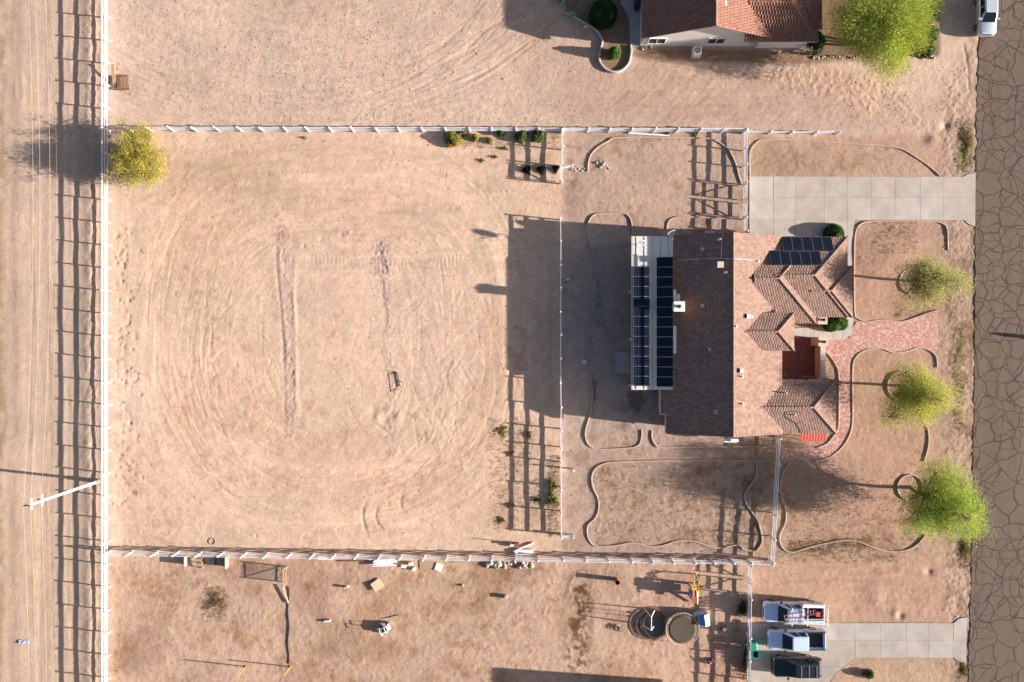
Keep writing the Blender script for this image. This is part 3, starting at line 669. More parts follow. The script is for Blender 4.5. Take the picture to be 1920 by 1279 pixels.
# ------------------------------------------------------------------ landscape curbs (each run one extruded strip)
def curb(pts, label, w=0.14, h=0.11, closed=False, mat='curb'):
    path = smooth_path([G(*p) for p in pts], 0.25, closed); n = len(path); rings = []
    for i, p in enumerate(path):
        a = path[(i - 1) % n] if closed or i > 0 else path[0]; b = path[(i + 1) % n] if closed or i < n - 1 else path[-1]
        d = (b - a); d.z = 0; d.normalize(); s = Vector((-d.y, d.x, 0)) * w / 2
        hh = h + 0.012 * math.sin(i * .37 + len(pts))
        rings.append([p - s + Vector((0, 0, -.12)), p + s + Vector((0, 0, -.12)), p + s + Vector((0, 0, hh * .75)), p + s * .55 + Vector((0, 0, hh)), p - s * .55 + Vector((0, 0, hh)), p - s + Vector((0, 0, hh * .75))])
    if closed: rings.append(rings[0])
    mb = MB(); mb.loft(rings, cap=not closed)
    return single(mb, 'landscape_curb', M[mat], label, 'curb', path[0], group='concrete landscape curbs')
CURBS = [
 ([(1186, 440), (1184, 418), (1178, 405), (1165, 400), (1125, 401), (1112, 404), (1104, 415), (1100, 430), (1103, 445), (1108, 465), (1115, 490), (1117, 515), (1116, 545), (1110, 590), (1100, 610), (1098, 640), (1100, 665), (1105, 690), (1109, 720), (1110, 750), (1105, 780), (1099, 800), (1097, 815), (1100, 828), (1108, 838), (1125, 842), (1160, 841), (1190, 838), (1200, 830), (1203, 815), (1203, 806)], 'long wavy concrete edging between the inner white fence and the patio'),
 ([(1222, 807), (1222, 820), (1228, 833), (1240, 839), (1300, 838), (1450, 837)], 'concrete edging running along the lower gable wall of the main house'),
 ([(1102, 322), (1103, 305), (1108, 290), (1120, 277), (1140, 265), (1165, 258), (1300, 259), (1335, 262), (1355, 272), (1370, 288), (1380, 310), (1385, 330), (1390, 344)], 'arched concrete edging of the bare bed under the upper rail fence'),
 ([(1250, 430), (1252, 418), (1262, 409), (1290, 407), (1390, 411)], 'short hooked concrete edging near the air conditioner and double gate'),
 ([(1452, 863), (1300, 863), (1160, 866), (1130, 870), (1115, 880), (1109, 895), (1112, 915), (1121, 935), (1122, 955), (1115, 972), (1102, 985), (1101, 1000), (1106, 1015), (1118, 1024), (1150, 1023), (1185, 1018), (1215, 1024), (1240, 1023), (1270, 1014), (1300, 1015), (1330, 1024), (1350, 1027), (1380, 1022), (1395, 1030), (1415, 1032), (1427, 1020), (1428, 1005), (1423, 985), (1413, 965), (1399, 945), (1397, 925), (1410, 905), (1418, 890), (1418, 866)], 'wavy concrete edging looping round the back lawn bed of dry grass'),
 ([(1480, 867), (1468, 885), (1463, 910), (1466, 935), (1473, 955), (1472, 980), (1463, 1000), (1462, 1015), (1470, 1030), (1485, 1035), (1510, 1028), (1540, 1020), (1575, 1014), (1605, 1014), (1640, 1028), (1670, 1034), (1700, 1031), (1720, 1020), (1735, 1003)], 'wavy concrete edging round the front bed below the brightest green tree'),
 ([(1738, 800), (1741, 820), (1739, 840), (1732, 865)], 'short curved edging between the two lower street trees'),
 ([(1530, 864), (1557, 856), (1580, 836), (1594, 810), (1598, 780), (1598, 690), (1606, 668), (1622, 657), (1650, 653), (1675, 661), (1700, 659), (1720, 652), (1740, 656), (1754, 668), (1757, 690)], 'edging along the outer side of the curving brick path'),
 ([(1606, 430), (1602, 445), (1601, 500), (1602, 585), (1608, 597), (1625, 603), (1650, 601), (1690, 603), (1715, 596), (1740, 587), (1758, 582)], 'edging between the upper front bed and the brick path'),
 ([(1606, 428), (1615, 419), (1640, 415), (1740, 415), (1765, 419), (1775, 430), (1777, 470)], 'rounded edging of the upper front bed just below the driveway'),
 ([(1406, 330), (1405, 300), (1408, 280), (1418, 268), (1435, 262), (1520, 264), (1600, 270), (1650, 273), (1690, 280), (1720, 297), (1745, 315), (1762, 330)], 'thin edging of the bare bed above the main driveway'),
 ([(1543, 654), (1556, 668), (1567, 685), (1572, 705), (1572, 790), (1567, 810), (1551, 831), (1530, 840)], 'edging between the brick path and the courtyard wall'),
]
for p_, l_ in CURBS: curb(p_, l_)
curb([(1060, 25), (1075, 33), (1100, 47), (1117, 58), (1128, 75), (1128, 85), (1123, 105), (1125, 118), (1135, 130), (1150, 136), (1165, 133), (1178, 120), (1183, 100), (1182, 86)], "tall pale curb round the neighbour's planted bed", w=.22, h=.28, mat='concrete')
for (x, y, r0, l_) in ((1711, 527, 25, 'round concrete tree ring under the uppermost street tree'), (1690, 724, 27, 'round concrete tree ring under the middle street tree'), (1706, 914, 24, 'round concrete tree ring under the lowest street tree')):
    curb([(x + r0 * math.cos(t), y + r0 * math.sin(t)) for t in np.linspace(0, 2 * math.pi, 12, endpoint=False)], l_, w=.14, h=.14, closed=True)

# stones scattered on the open soil: nobody could count them
def stone_field(n, name, label, sampler, rmin, rmax, colr):
    ico = [(0, 0, 1), (.9, 0, .3), (.28, .85, .3), (-.73, .53, .3), (-.73, -.53, .3), (.28, -.85, .3), (0, 0, -.3)]
    fc = [(0, 1, 2), (0, 2, 3), (0, 3, 4), (0, 4, 5), (0, 5, 1)]
    base = np.array(ico[:6]); V_ = []; F_ = []; Cc = []
    for i in range(n):
        px, py = sampler(); p = G(px, py); z = ground_z(p.x, p.y)
        r = rmin * (rmax / rmin) ** (random.random() ** 2.2)
        sc_ = np.array([r * random.uniform(.7, 1.3), r * random.uniform(.7, 1.3), r * random.uniform(.5, .9)])
        a = random.uniform(0, 6.28); ca_, sa_ = math.cos(a), math.sin(a)
        b = base * sc_; b = np.stack([b[:, 0] * ca_ - b[:, 1] * sa_, b[:, 0] * sa_ + b[:, 1] * ca_, b[:, 2]], 1) + np.array([p.x, p.y, z - .01])
        k = len(V_) * 6; V_.append(b); F_.extend([(k + f[0], k + f[1], k + f[2]) for f in fc])
        c = random.uniform(.55, 1.25); Cc.append([colr[0] * c, colr[1] * c, colr[2] * c, 1])
    me = bpy.data.meshes.new(name); me.from_pydata(np.concatenate(V_).tolist(), [], F_); me.materials.append(M['rock'])
    ca_ = me.color_attributes.new('Col', 'FLOAT_COLOR', 'POINT'); ca_.data.foreach_set('color', np.repeat(np.array(Cc, np.float32), 6, 0).ravel())
    me.update(); o = bpy.data.objects.new(name, me); col.objects.link(o)
    return tag(o, label, 'stones', kind='stuff')
def samp_north():
    while True:
        x, y = random.uniform(214, 1180), random.uniform(-5, 236)
        if random.random() < .35 + .65 * math.exp(-((x - 640) / 220) ** 2 - ((y - 150) / 90) ** 2): return x, y
stone_field(8500, 'gravel', "loose pebbles scattered over the neighbour's graded lot", samp_north, .02, .085, (.30, .22, .17))
def samp_any():
    k = random.random()
    if k < .30: return random.uniform(212, 1050), random.uniform(255, 1030)
    if k < .50: return random.uniform(212, 1400), random.uniform(1060, 1279)
    if k < .68: return random.uniform(1060, 1390), random.uniform(262, 1030)
    if k < .80: return random.uniform(1765, 1826), random.uniform(110, 1279)
    if k < .92: return random.uniform(1420, 1800), random.uniform(130, 250)
    return random.uniform(1470, 1740), random.uniform(880, 1030)
stone_field(7000, 'pebbles', 'small stones and clods lying about the bare lots', samp_any, .02, .085, (.31, .22, .16))
# ------------------------------------------------------------------ white three-rail vinyl fences
PW = 0.127
_post = {}
def post_mesh(h):
    if h not in _post:
        mb = MB(); w = PW / 2
        mb.loft([[(-w, -w, -.25), (w, -w, -.25), (w, w, -.25), (-w, w, -.25)], [(-w, -w, h), (w, -w, h), (w, w, h), (-w, w, h)]], cap=False)
        c = w * 1.22
        mb.loft([[(-c, -c, h), (c, -c, h), (c, c, h), (-c, c, h)], [(-c, -c, h + .025), (c, -c, h + .025), (c, c, h + .025), (-c, c, h + .025)], [(-.01, -.01, h + .07), (.01, -.01, h + .07), (.01, .01, h + .07), (-.01, .01, h + .07)]])
        me = bpy.data.meshes.new('post'); me.from_pydata(mb.v, [], mb.f); me.materials.append(M['vinyl']); me.update(); _post[h] = me
    return _post[h]
def link_part(name, me, parent, loc, rz=0.0):
    o = bpy.data.objects.new(name, me); col.objects.link(o); o.parent = parent; o.location = loc; o.rotation_euler = (0, 0, rz); return o
_rail = {}
def rail_between(parent, a, b, z, hgt=0.14, wid=0.045, name='rail', mat='vinyl', sag=0.0):
    """rail from a to b (relative to the parent), one mesh per length shared between alike rails"""
    d = b - a; L = d.length; key = (round(L, 1), hgt, wid, mat)
    if key not in _rail:
        mb = MB(); mb.box(0, 0, 0, key[0], wid, hgt); me = bpy.data.meshes.new(name); me.from_pydata(mb.v, [], mb.f); me.materials.append(M[mat]); me.update(); _rail[key] = me
    o = link_part(name, _rail[key], parent, ((a.x + b.x) / 2, (a.y + b.y) / 2, z))
    o.rotation_euler = (0, sag, math.atan2(d.y, d.x)); o.scale = (L / key[0], 1, 1); return o
def fence(name, label, pts, rails=(0.52, 0.97, 1.41), h=1.52, group='white rail fences', gates=(), cat='fence', posts=True):
    """pts: pixel positions of the posts on the ground; gates: index of bays that hold a gate leaf"""
    P3 = GL(pts); root = thing(name, label, cat, P3[0], group)
    for p in P3:
        j = random.uniform(-.012, .012)
        po = link_part('post', post_mesh(h), root, p - P3[0] + Vector((0, 0, j)), random.uniform(-.03, .03) + math.atan2(P3[-1].y - P3[0].y, P3[-1].x - P3[0].x))
        po.rotation_euler.x = random.gauss(0, .018); po.rotation_euler.y = random.gauss(0, .018)
    for i in range(len(P3) - 1):
        if i in gates: continue
        a, b = P3[i] - P3[0], P3[i + 1] - P3[0]
        for z in rails: rail_between(root, a, b, z + random.uniform(-.02, .02), sag=random.gauss(0, .009))
    return root
def gate(label, a, b, zs, flip=False, mid=False):
    A, B = G(*a), G(*b); root = thing('gate', label, 'gate', A, 'white rail gates')
    d = (B - A); L = d.length; d.normalize(); A2 = d * .12; B2 = d * (L - .12)
    for p in (A2 + d * .06, B2 - d * .06):
        mb = MB(); mb.box(A.x + p.x, A.y + p.y, .82, .10, .06, 1.42, math.atan2(d.y, d.x)); mb.build('stile', M['vinyl'], root)
    for z in zs: rail_between(root, A2, B2, z, hgt=.12)
    mb = MB(); z0, z1 = (zs[0], zs[-1]) if not flip else (zs[-1], zs[0])
    mb.bar(A + A2 + Vector((0, 0, z0)), A + B2 + Vector((0, 0, z1)), .04, .1); mb.build('brace', M['vinyl'], root)
    for z in (.5, 1.3):
        mb = MB(); mb.box(A.x + A2.x * .6, A.y + A2.y * .6, z, .12, .1, .12, math.atan2(d.y, d.x)); mb.build('hinge', M['darkmetal'], root)
    return root
def lin(x0, y0, x1, y1, n): return [(x0 + (x1 - x0) * i / n, y0 + (y1 - y0) * i / n) for i in range(n + 1)]
# outer west fence
fence('rail_fence', 'long white rail fence along the dirt alley, tree behind it', [(206, -93 + 42.6 * k) for k in range(36)])
xs_top = [249, 286, 326, 370, 412, 454, 495, 539, 580, 623, 664, 709, 750, 794, 837, 881, 922, 968, 1009, 1056, 1101, 1141, 1182, 1224, 1266, 1309, 1351]
fence('rail_fence', "white rail fence between the paddock and the neighbour's graded lot above", [(207, 246)] + [(x, 246 + (x - 206) * .0026) for x in xs_top] + [(1392, 249)])
fence('rail_fence', 'low sagging two-rail white fence end above the driveway bed', [(1393, 250), (1440, 251), (1481, 251.5), (1526, 252), (1567, 252)], rails=(.45, .85), h=.98)
xs_bot = [249, 296, 335, 378, 419, 461, 502, 545, 588, 628, 670, 713, 753, 796, 838, 879, 922, 965, 1008, 1054, 1097, 1138, 1181, 1219, 1257, 1297, 1332, 1369]
def ybot(x): return float(np.interp(x, [206, 668, 1450], [1033, 1040, 1050]))
fence('rail_fence', 'long white rail fence at the bottom of the paddock with rubble heaped against it', [(207, 1033.5)] + [(x, ybot(x)) for x in xs_bot] + [(1401, ybot(1401)), (1440, 1050.5)])
fence('rail_fence', 'white rail fence piece between the upper rail fence and the double gate', [(1392, 251), (1392, 283), (1392, 314), (1392, 346.5)])
gate('upper leaf of the white double gate left of the driveway', (1392, 347), (1392, 379), (.35, .75, 1.1, 1.41))
gate('lower leaf of the white double gate left of the driveway', (1392, 411.5), (1392, 379.5), (.35, .75, 1.1, 1.41))
fence('rail_fence', 'short white rail fence piece from the double gate to the house', [(1392, 412), (1392, 437)])
fence('rail_fence', 'white rail fence beside the lower front bed, crossing the end of the brick path', [(1453, 819), (1451.5, 868), (1449, 914), (1446.5, 961), (1444, 1005), (1441.5, 1048)])
f6 = fence('rail_fence', 'short white rail fence piece by the charred stumps', [(1053, 250), (1053, 281), (1052.5, 312), (1052, 345)])
fence('rail_fence', 'white rail fence through the middle, behind the house, with a gap at top', [(1049.5, 412), (1050, 455), (1050, 499), (1050, 542), (1050, 586), (1050, 628), (1050, 672), (1050, 716), (1050.5, 761), (1050.5, 804), (1050.5, 838), (1050.5, 866), (1051, 912), (1051, 958), (1051.5, 1002)])
gate('open white gate leaf folded against the short fence by the charred stumps', (1049, 345), (1049, 313), (.5, .97, 1.41))
for (a, b, l_) in (((1054, 318), (1072, 314), 'white rail stub sticking out beside the folded gate'), ((1054, 877), (1074, 879), 'white rail stub sticking out from the middle fence'), ((1054, 1003), (1074, 1002.5), 'white rail stub at the lower end of the middle fence')):
    r_ = thing('fence_stub', l_, 'fence', G(*a), 'white rail stubs')
    link_part('post', post_mesh(1.1), r_, G(*b) - G(*a))
    rail_between(r_, Vector((0, 0, 0)), G(*b) - G(*a), .9)
    rail_between(r_, Vector((0, 0, 0)), G(*b) - G(*a), .5)
fence('rail_fence', "white rail fence of the neighbour's play yard, green bins behind it", [(1400, 1116), (1399.5, 1150), (1399, 1186), (1398.5, 1228), (1398, 1272), (1397.5, 1314), (1397, 1356)])
gate("upper leaf of the neighbour's white double gate below the long fence", (1400.5, 1053), (1400.5, 1084), (.35, .75, 1.1, 1.41), flip=True)
gate("lower leaf of the neighbour's white double gate nearest the parked trucks", (1400, 1115), (1400.3, 1085), (.35, .75, 1.1, 1.41), flip=True)

# ------------------------------------------------------------------ tiled roofs
def poly_slab(mb, poly, t0, t1):
    n = len(poly); nrm = (poly[1] - poly[0]).cross(poly[2] - poly[0]).normalized()
    if nrm.z < 0: poly = poly[::-1]
    up = Vector((0, 0, 1)); vs = [p - up * t1 for p in poly] + [p - up * t0 for p in poly]
    mb.add(vs, [tuple(range(n - 1, -1, -1)), tuple(range(n, 2 * n))] + [(i, (i + 1) % n, n + (i + 1) % n, n + i) for i in range(n)])
def tiles(parent, polys, base, tw=0.27, tl=0.36, amp=0.020, lift=0.034, jit=0.18, name='roof_tiles', mat='tile', stain=None):
    """one tiled slope: clipped rows of real tiles (convex polygons, first edge = eave)"""
    deck = MB()
    VV = []; FF = []; CC = []
    for poly in polys:
        poly = [Vector(p) for p in poly]
        e = (poly[1] - poly[0]); e.normalize()
        nrm = Vector((0, 0, 0))
        for i in range(1, len(poly) - 1): nrm += (poly[i] - poly[0]).cross(poly[i + 1] - poly[0])
        nrm.normalize()
        if nrm.z < 0: nrm = -nrm
        u = nrm.cross(e); u.normalize()
        if u.z < 0: u = -u
        O = poly[0]
        st = [((p - O).dot(e), (p - O).dot(u)) for p in poly]
        s0 = min(s for s, t in st); s1 = max(s for s, t in st); t0 = min(t for s, t in st); t1 = max(t for s, t in st)
        bm = bmesh.new(); cl = bm.loops.layers.float_color.new('Col')
        ns = 4
        row = 0; t = t0
        while t < t1:
            s = s0 - random.uniform(0, .02) - (tw * .5 if row % 2 else 0)
            te = min(t + tl, t1 + .02)
            while s < s1:
                # skip tiles that are wholly outside
                k = 1 + random.uniform(-jit, jit); cc = tuple(c * k * (1 + random.uniform(-.05, .05)) for c in base) + (1,)
                if stain:
                    w = O + e * (s + tw / 2) + u * (t + tl / 2); ks = math.exp(-((w - stain[0]).length / stain[1]) ** 2)
                    cc = tuple(cc[i] * (1 - ks) + stain[2][i] * ks for i in range(3)) + (1,)
                lo = []; hi = []; dn = []; jl = lift * random.uniform(.85, 1.2)
                for q in range(ns + 1):
                    ss = s + tw * .985 * q / ns; z = amp * math.sin(math.pi * q / ns)
                    lo.append(bm.verts.new((ss, t, z + jl))); hi.append(bm.verts.new((ss, te, z + .004))); dn.append(bm.verts.new((ss, t, -.02)))
                for q in range(ns):
                    for f in ((lo[q], lo[q + 1], hi[q + 1], hi[q]), (dn[q], dn[q + 1], lo[q + 1], lo[q])):
                        fc = bm.faces.new(f)
                        for lp in fc.loops: lp[cl] = cc
                s += tw
            t += tl; row += 1
        n = len(st); area = sum(st[i][0] * st[(i + 1) % n][1] - st[(i + 1) % n][0] * st[i][1] for i in range(n))
        for i in range(n):
            a = st[i]; b = st[(i + 1) % n]; d = (b[0] - a[0], b[1] - a[1]); L = math.hypot(*d)
            if L < .01: continue
            on = (d[1] / L, -d[0] / L) if area > 0 else (-d[1] / L, d[0] / L)
            bmesh.ops.bisect_plane(bm, geom=bm.verts[:] + bm.edges[:] + bm.faces[:], plane_co=(a[0], a[1], 0), plane_no=(on[0], on[1], 0), clear_outer=True)
        b0 = len(VV); bm.verts.index_update()
        for v in bm.verts: VV.append(O + e * v.co.x + u * v.co.y + nrm * v.co.z)
        for f in bm.faces:
            FF.append(tuple(b0 + v.index for v in f.verts)); CC.extend([lp[cl][:] for lp in f.loops])
        bm.free()
        poly_slab(deck, poly, .03, .16)
    off = Vector(parent.location)
    me = bpy.data.meshes.new(name); me.from_pydata([tuple(v - off) for v in VV], [], FF); me.materials.append(M[mat])
    ca = me.color_attributes.new('Col', 'FLOAT_COLOR', 'CORNER'); ca.data.foreach_set('color', np.array(CC, np.float32).ravel()); me.update()
    o = bpy.data.objects.new(name, me); col.objects.link(o); o.parent = parent; tag(o, kind='stuff')
    deck.build('roof_deck', M['trim'], parent)
    return o
def caps(parent, lines, base, r=0.11, name='ridge_caps'):
    mb = MB(); cols = []
    for a, b in lines:
        a = Vector(a); b = Vector(b); d = b - a; L = d.length; d.normalize(); side = d.cross(Vector((0, 0, 1))).normalized(); up = side.cross(d)
        n = max(1, int(L / .36))
        for i in range(n):
            p = a + d * (L * i / n); q = a + d * (L * (i + 1) / n + .03); m0 = len(mb.f)
            ring = lambda c, rr, zz: [c + side * (rr * math.cos(t)) + up * (rr * .85 * math.sin(t) + zz) for t in np.linspace(math.pi, 0, 6)]
            r0 = ring(p, r * 1.12, .035); r1 = ring(q, r * .95, .02); k = 6
            mb.add(r0 + r1, [(j, j + 1, k + j + 1, k + j) for j in range(5)] + [tuple(range(5, -1, -1))])
            f = random.uniform(.85, 1.15); cols += [tuple(c * f for c in base) + (1,)] * (5 * 4 + 6)
    o = mb.build(name, M['tile'], parent); ca = o.data.color_attributes.new('Col', 'FLOAT_COLOR', 'CORNER')
    ca.data.foreach_set('color', np.array(cols, np.float32).ravel()); tag(o, kind='stuff'); return o
def hip_roof(parent, x0, x1, y0, y1, he, pitch, base, west_open=True, east='hip', apex=None, **kw):
    """ridge east-west, ground-pixel extents (y down); west end runs into another roof. Returns apex"""
    yc = (y0 + y1) / 2; half = (y1 - y0) / 2; hr = he + pitch * half * S0
    xa = x1 - half if east == 'hip' else x1
    A = K(x0, yc, hr); B = K(xa, yc, hr); NW = K(x0, y0, he); NE = K(x1, y0, he); SW = K(x0, y1, he); SE = K(x1, y1, he)
    tiles(parent, [[NE, NW, A, B]], base, **kw); tiles(parent, [[SW, SE, B, A]], base, **kw)
    if east == 'hip': tiles(parent, [[SE, NE, B]], base, **kw)
    caps(parent, [(A, B)] + ([(SE, B), (NE, B)] if east == 'hip' else []), base)
    return A, B

# ------------------------------------------------------------------ main house
TILE = (0.238, 0.150, 0.117)
HO = K(380, -10)
house = thing('house', 'large single-storey house with brown tiled roof, back patio and many solar panels', 'house', HO)
EV = 3.0; PITCH = 0.39
xr, xw, xe = 384.5, 278.0, 484.0
yN, yS = -188.0, 166.0
hr = EV + PITCH * (xr - xw) * S0
he_e = hr - PITCH * (xe - xr) * S0
# west slope (with the bay step at its lower end)
tiles(house, [[K(xw + 12, yN, EV + PITCH * 12 * S0), K(xw + 12, 88, EV + PITCH * 12 * S0), K(xr, 88, hr), K(xr, yN, hr)],
              [K(xw - 10, 88, EV - PITCH * 10 * S0), K(xw - 10, 130, EV - PITCH * 10 * S0), K(xr, 130, hr), K(xr, 88, hr)],
              [K(xw, 130, EV), K(xw, yS, EV), K(xr, yS, hr), K(xr, 130, hr)]], TILE, stain=(K(322, -60, 4.0), 1.5, (0.26, 0.135, 0.085)))
tiles(house, [[K(xe, yS, he_e), K(xe, yN, he_e), K(xr, yN, hr), K(xr, yS, hr)]], TILE)
caps(house, [(K(xr, yN, hr), K(xr, yS, hr))], TILE)
caps(house, [(K(xw, yS, EV), K(xr, yS, hr)), (K(xr, yS, hr), K(xe, yS, he_e)), (K(xw + 12, yN, EV + PITCH * 12 * S0), K(xr, yN, hr)), (K(xr, yN, hr), K(xe, yN, he_e))], TILE, r=.07, name='rake_tiles')
PT2 = 0.385
LA, LB = hip_roof(house, 425, 546, -188, -32, 3.0, PT2, TILE)              # garage wing, inner
RA, RB = hip_roof(house, 462, 603, -187, -44, 2.985, PT2, TILE)            # garage wing, outer
hip_roof(house, 530, 612, -135, -43, 2.955, PT2, TILE)                     # small stepped hip at the street end
hip_roof(house, 395, 499, -50, 17, 4.08, PT2, TILE)                         # raised entry
mb = MB(); mb.prism([tuple(K(*p)[:2]) for p in ((415, -45), (493, -45), (493, 12), (415, 12))], 2.65, 3.92); mb.build('entry_tower', M['stucco'], house)
for (x_, y_) in ((489, -41), (489, 8)):
    c_ = K(x_, y_); mb = MB(); mb.box(c_.x, c_.y, 1.33, .4, .4, 2.7); mb.build('entry_column', M['stucco'], house)
hip_roof(house, 440, 582, 69, 166, 2.99, PT2, TILE)                        # bedroom wing
# walls (set in under the eaves)
def wall_prism(parent, poly, z1, mat, name='wall'):
    mb = MB(); mb.prism([tuple(K(*p)[:2]) for p in poly], -.1, z1); return mb.build(name, M[mat], parent)
ov = 7.0
wall_prism(house, [(xw + 8, yN + ov), (xe - ov, yN + ov), (xe - ov, yS - ov), (xw + 8, yS - ov)], 2.82, 'stucco')
wall_prism(house, [(470, -181), (596, -181), (596, -51), (605, -51), (605, -128), (596, -128), (596, -51), (470, -51)][0:3] + [(470, -51)], 2.8, 'stucco', 'garage_wall')
wall_prism(house, [(590, -128), (605, -128), (605, -51), (590, -51)], 2.75, 'stucco', 'garage_wall')
wall_prism(house, [(470, 76), (575, 76), (575, 159), (470, 159)], 2.8, 'stucco')
wall_prism(house, [(470, -51), (538, -51), (538, -40), (470, -40)], 2.8, 'stucco')
wall_prism(house, [(xw - 3, 92), (xw + 10, 92), (xw + 10, 128), (xw - 3, 128)], 2.75, 'stucco', 'bay_wall')
for ysd, sgn in ((yN + ov, 1), (yS - ov, -1)):     # gable triangles
    mb = MB(); a = K(xw + 8, ysd, 2.8); b = K(xr, ysd, hr - .2); c = K(xe - ov, ysd, 2.8); t = Vector((0, -.2 * sgn, 0))
    mb.add([a, b, c, a + t, b + t, c + t], [(0, 1, 2), (5, 4, 3), (0, 3, 4, 1), (1, 4, 5, 2), (2, 5, 3, 0)]); mb.build('gable', M['stucco'], house)
# pale fascia along the west bay and eaves
for (a, b, z) in (((xw - 11.5, 86), (xw - 11.5, 131), EV - .2), ((xw - 1.5, 132), (xw - 1.5, yS), EV - .12), ((xw - 11.5, 131), (xw - 1.5, 133), EV - .16), ((xe + 1.2, yS), (xe + 1.2, 160), he_e - .1)):
    mb = MB(); mb.bar(K(*a, z), K(*b, z), .12, .24); mb.build('fascia', M['trim'], house)
# garage door, windows, front door
def wall_box(parent, name, mat, x, y, z, sx, sy, sz):
    mb = MB(); p = K(x, y); mb.box(p.x, p.y, z, sx, sy, sz); return mb.build(name, M[mat], parent)
gd = wall_box(house, 'garage_door', 'white', 540, -181.5, 1.1, 4.9, .12, 2.2)
for k in range(1, 4): wall_box(gd, 'panel_groove', 'trim', 540, -182.6, .55 * k, 4.9, .02, .03)
for (x, y, sx, sy) in ((575.6, 117, .12, 1.6), (605.6, -90, .12, 1.5), (xw + 7.4, 150, .12, 1.2), (xw - 3.6, 110, .12, 1.6)):
    w_ = wall_box(house, 'window', 'glass', x, y, 1.5, sx, sy, 1.2); wall_box(w_, 'sill', 'trim', x + (.8 if x > 400 else -.8), y, .87, .12, sy + .15, .06)
    wall_box(w_, 'mullion', 'white', x + (.9 if x > 400 else -.9), y, 1.5, .04, .05, 1.2)
fd = wall_box(house, 'front_door', 'wood', 477.6, -15, 1.05, .1, 1.0, 2.1); wall_box(fd, 'door_handle', 'metal', 478.8, -22, 1.0, .06, .12, .05)
wall_box(house, 'sliding_door', 'glass', xw + 7.4, -40, 1.05, .1, 2.4, 2.1)
# chimney
ch = MB(); a = K(291, -60); ch.box(a.x, a.y, 4.0, .95, .85, 2.5); cho = ch.build('chimney', M['trim'], house)
m_ = MB(); m_.box(a.x, a.y, 5.28, 1.1, 1.0, .12); m_.build('cap', M['offwhite'], cho)
m_ = MB(); m_.cyl(a.x, a.y, 5.3, 5.5, .16, n=14); m_.cyl(a.x, a.y, 5.5, 5.55, .2, .1, n=14); m_.build('flue', M['darkmetal'], cho)
# roof vents and small fittings
def on_roof(px, py, zs):
    return G(px, py, zs)
def roof_z(px, py):
    """height of the main roof where photo pixel (px,py) meets it"""
    h = 4.5
    for _ in range(8):
        x = (px - CX) * (H - h) / H; h = hr - PITCH * abs(x - xr) * S0
    return h
for (px, py, kind) in ((1349, 449, 'pipe'), (1349, 497, 'box'), (1360, 511, 'pipe'), (1402, 593, 'dark'), (1409, 594, 'pipe'), (1389, 695, 'dark'), (1391, 706, 'pipe'), (1392, 757, 'pipe'), (1421, 490, 'pipe'), (1380, 612, 'pipe')):
    z = roof_z(px, py); p = G(px, py, z)
    if kind == 'pipe':
        mb = MB(); mb.cyl(p.x, p.y, z - .1, z + .38, .06, n=10); mb.lathe(p.x, p.y, [(.2, z - .03), (.07, z + .12)], 12); mb.build('vent_pipe', M['offwhite'], house)
    elif kind == 'box':
        mb = MB(); mb.box(p.x, p.y, z + .15, .5, .5, .4); o = mb.build('roof_vent', M['offwhite'], house); m_ = MB(); m_.box(p.x, p.y, z + .38, .62, .62, .06); m_.build('hood', M['trim'], o)
    else:
        mb = MB(); mb.box(p.x, p.y, z + .14, .42, .42, .34); o = mb.build('roof_vent', M['offwhite'], house); m_ = MB(); m_.box(p.x - .2, p.y, z + .2, .06, .34, .22); m_.build('louvre', M['black'], o)
def flat_patch(px, py, s, mat, name, th=.07):
    z = roof_z(px, py) + th; p = G(px, py, z); th_ = math.atan(PITCH) * (1 if px < 1376 else -1)
    mb = MB(); mb.box(p.x, p.y, z, s, s, .05, 0, Matrix.Rotation(-th_, 3, 'Y')); mb.build(name, M[mat], house)
flat_patch(1317, 467, .36, 'pale_tile' if 'pale_tile' in M else 'trim', 'repair_tile'); flat_patch(1317, 573, .36, 'trim', 'repair_tile'); flat_patch(1342, 773, .5, 'metal', 'flashing_plate'); flat_patch(1330, 655, .3, 'trim', 'repair_tile')
for (px, py, kx) in ((1463, 624, 0), (1465, 738, 0), (1483, 776, 0)):
    pass
for (x, y, zz) in ((1475, 737, 3.9), (1491, 778, 3.9), (1455, 582, 3.7)):
    p = G(x, y, zz); mb = MB(); mb.cyl(p.x, p.y, zz - .9, zz + .1, .06, n=10); mb.build('vent_pipe', M['offwhite'], house)
# slack cable lying on the bedroom wing, conduit over the ridge
def south_slope(px, py):
    h = 3.6
    for _ in range(6):
        y = (py - CY) * (H - h) / H; h = 2.99 + PT2 * (48.5 - abs(y - 117.5)) * S0
    return G(px, py, h + .09)
cab = [south_slope(*p) for p in ((1501, 773), (1478, 772), (1473, 777), (1475, 783), (1483, 788), (1493, 794), (1499, 802), (1503, 812))]
mb = MB(); mb.tube(smooth_path(cab, .1), .022, 5); mb.build('cable', M['black'], house)
def rz_pt(px, py, up=.12): z = roof_z(px, py); return G(px, py, z + up)
mb = MB(); mb.tube([rz_pt(x, y, .11) for x, y in ((1272, 489), (1300, 486), (1330, 485), (1350, 485), (1374, 485), (1380, 485), (1400, 487), (1422, 489))], .022, 5); mb.build('conduit', M['offwhite'], house)
mb = MB(); mb.tube([rz_pt(x, y, .11) for x, y in ((1352, 484), (1353, 465), (1353, 447), (1357, 440))], .022, 5); mb.build('conduit', M['offwhite'], house)

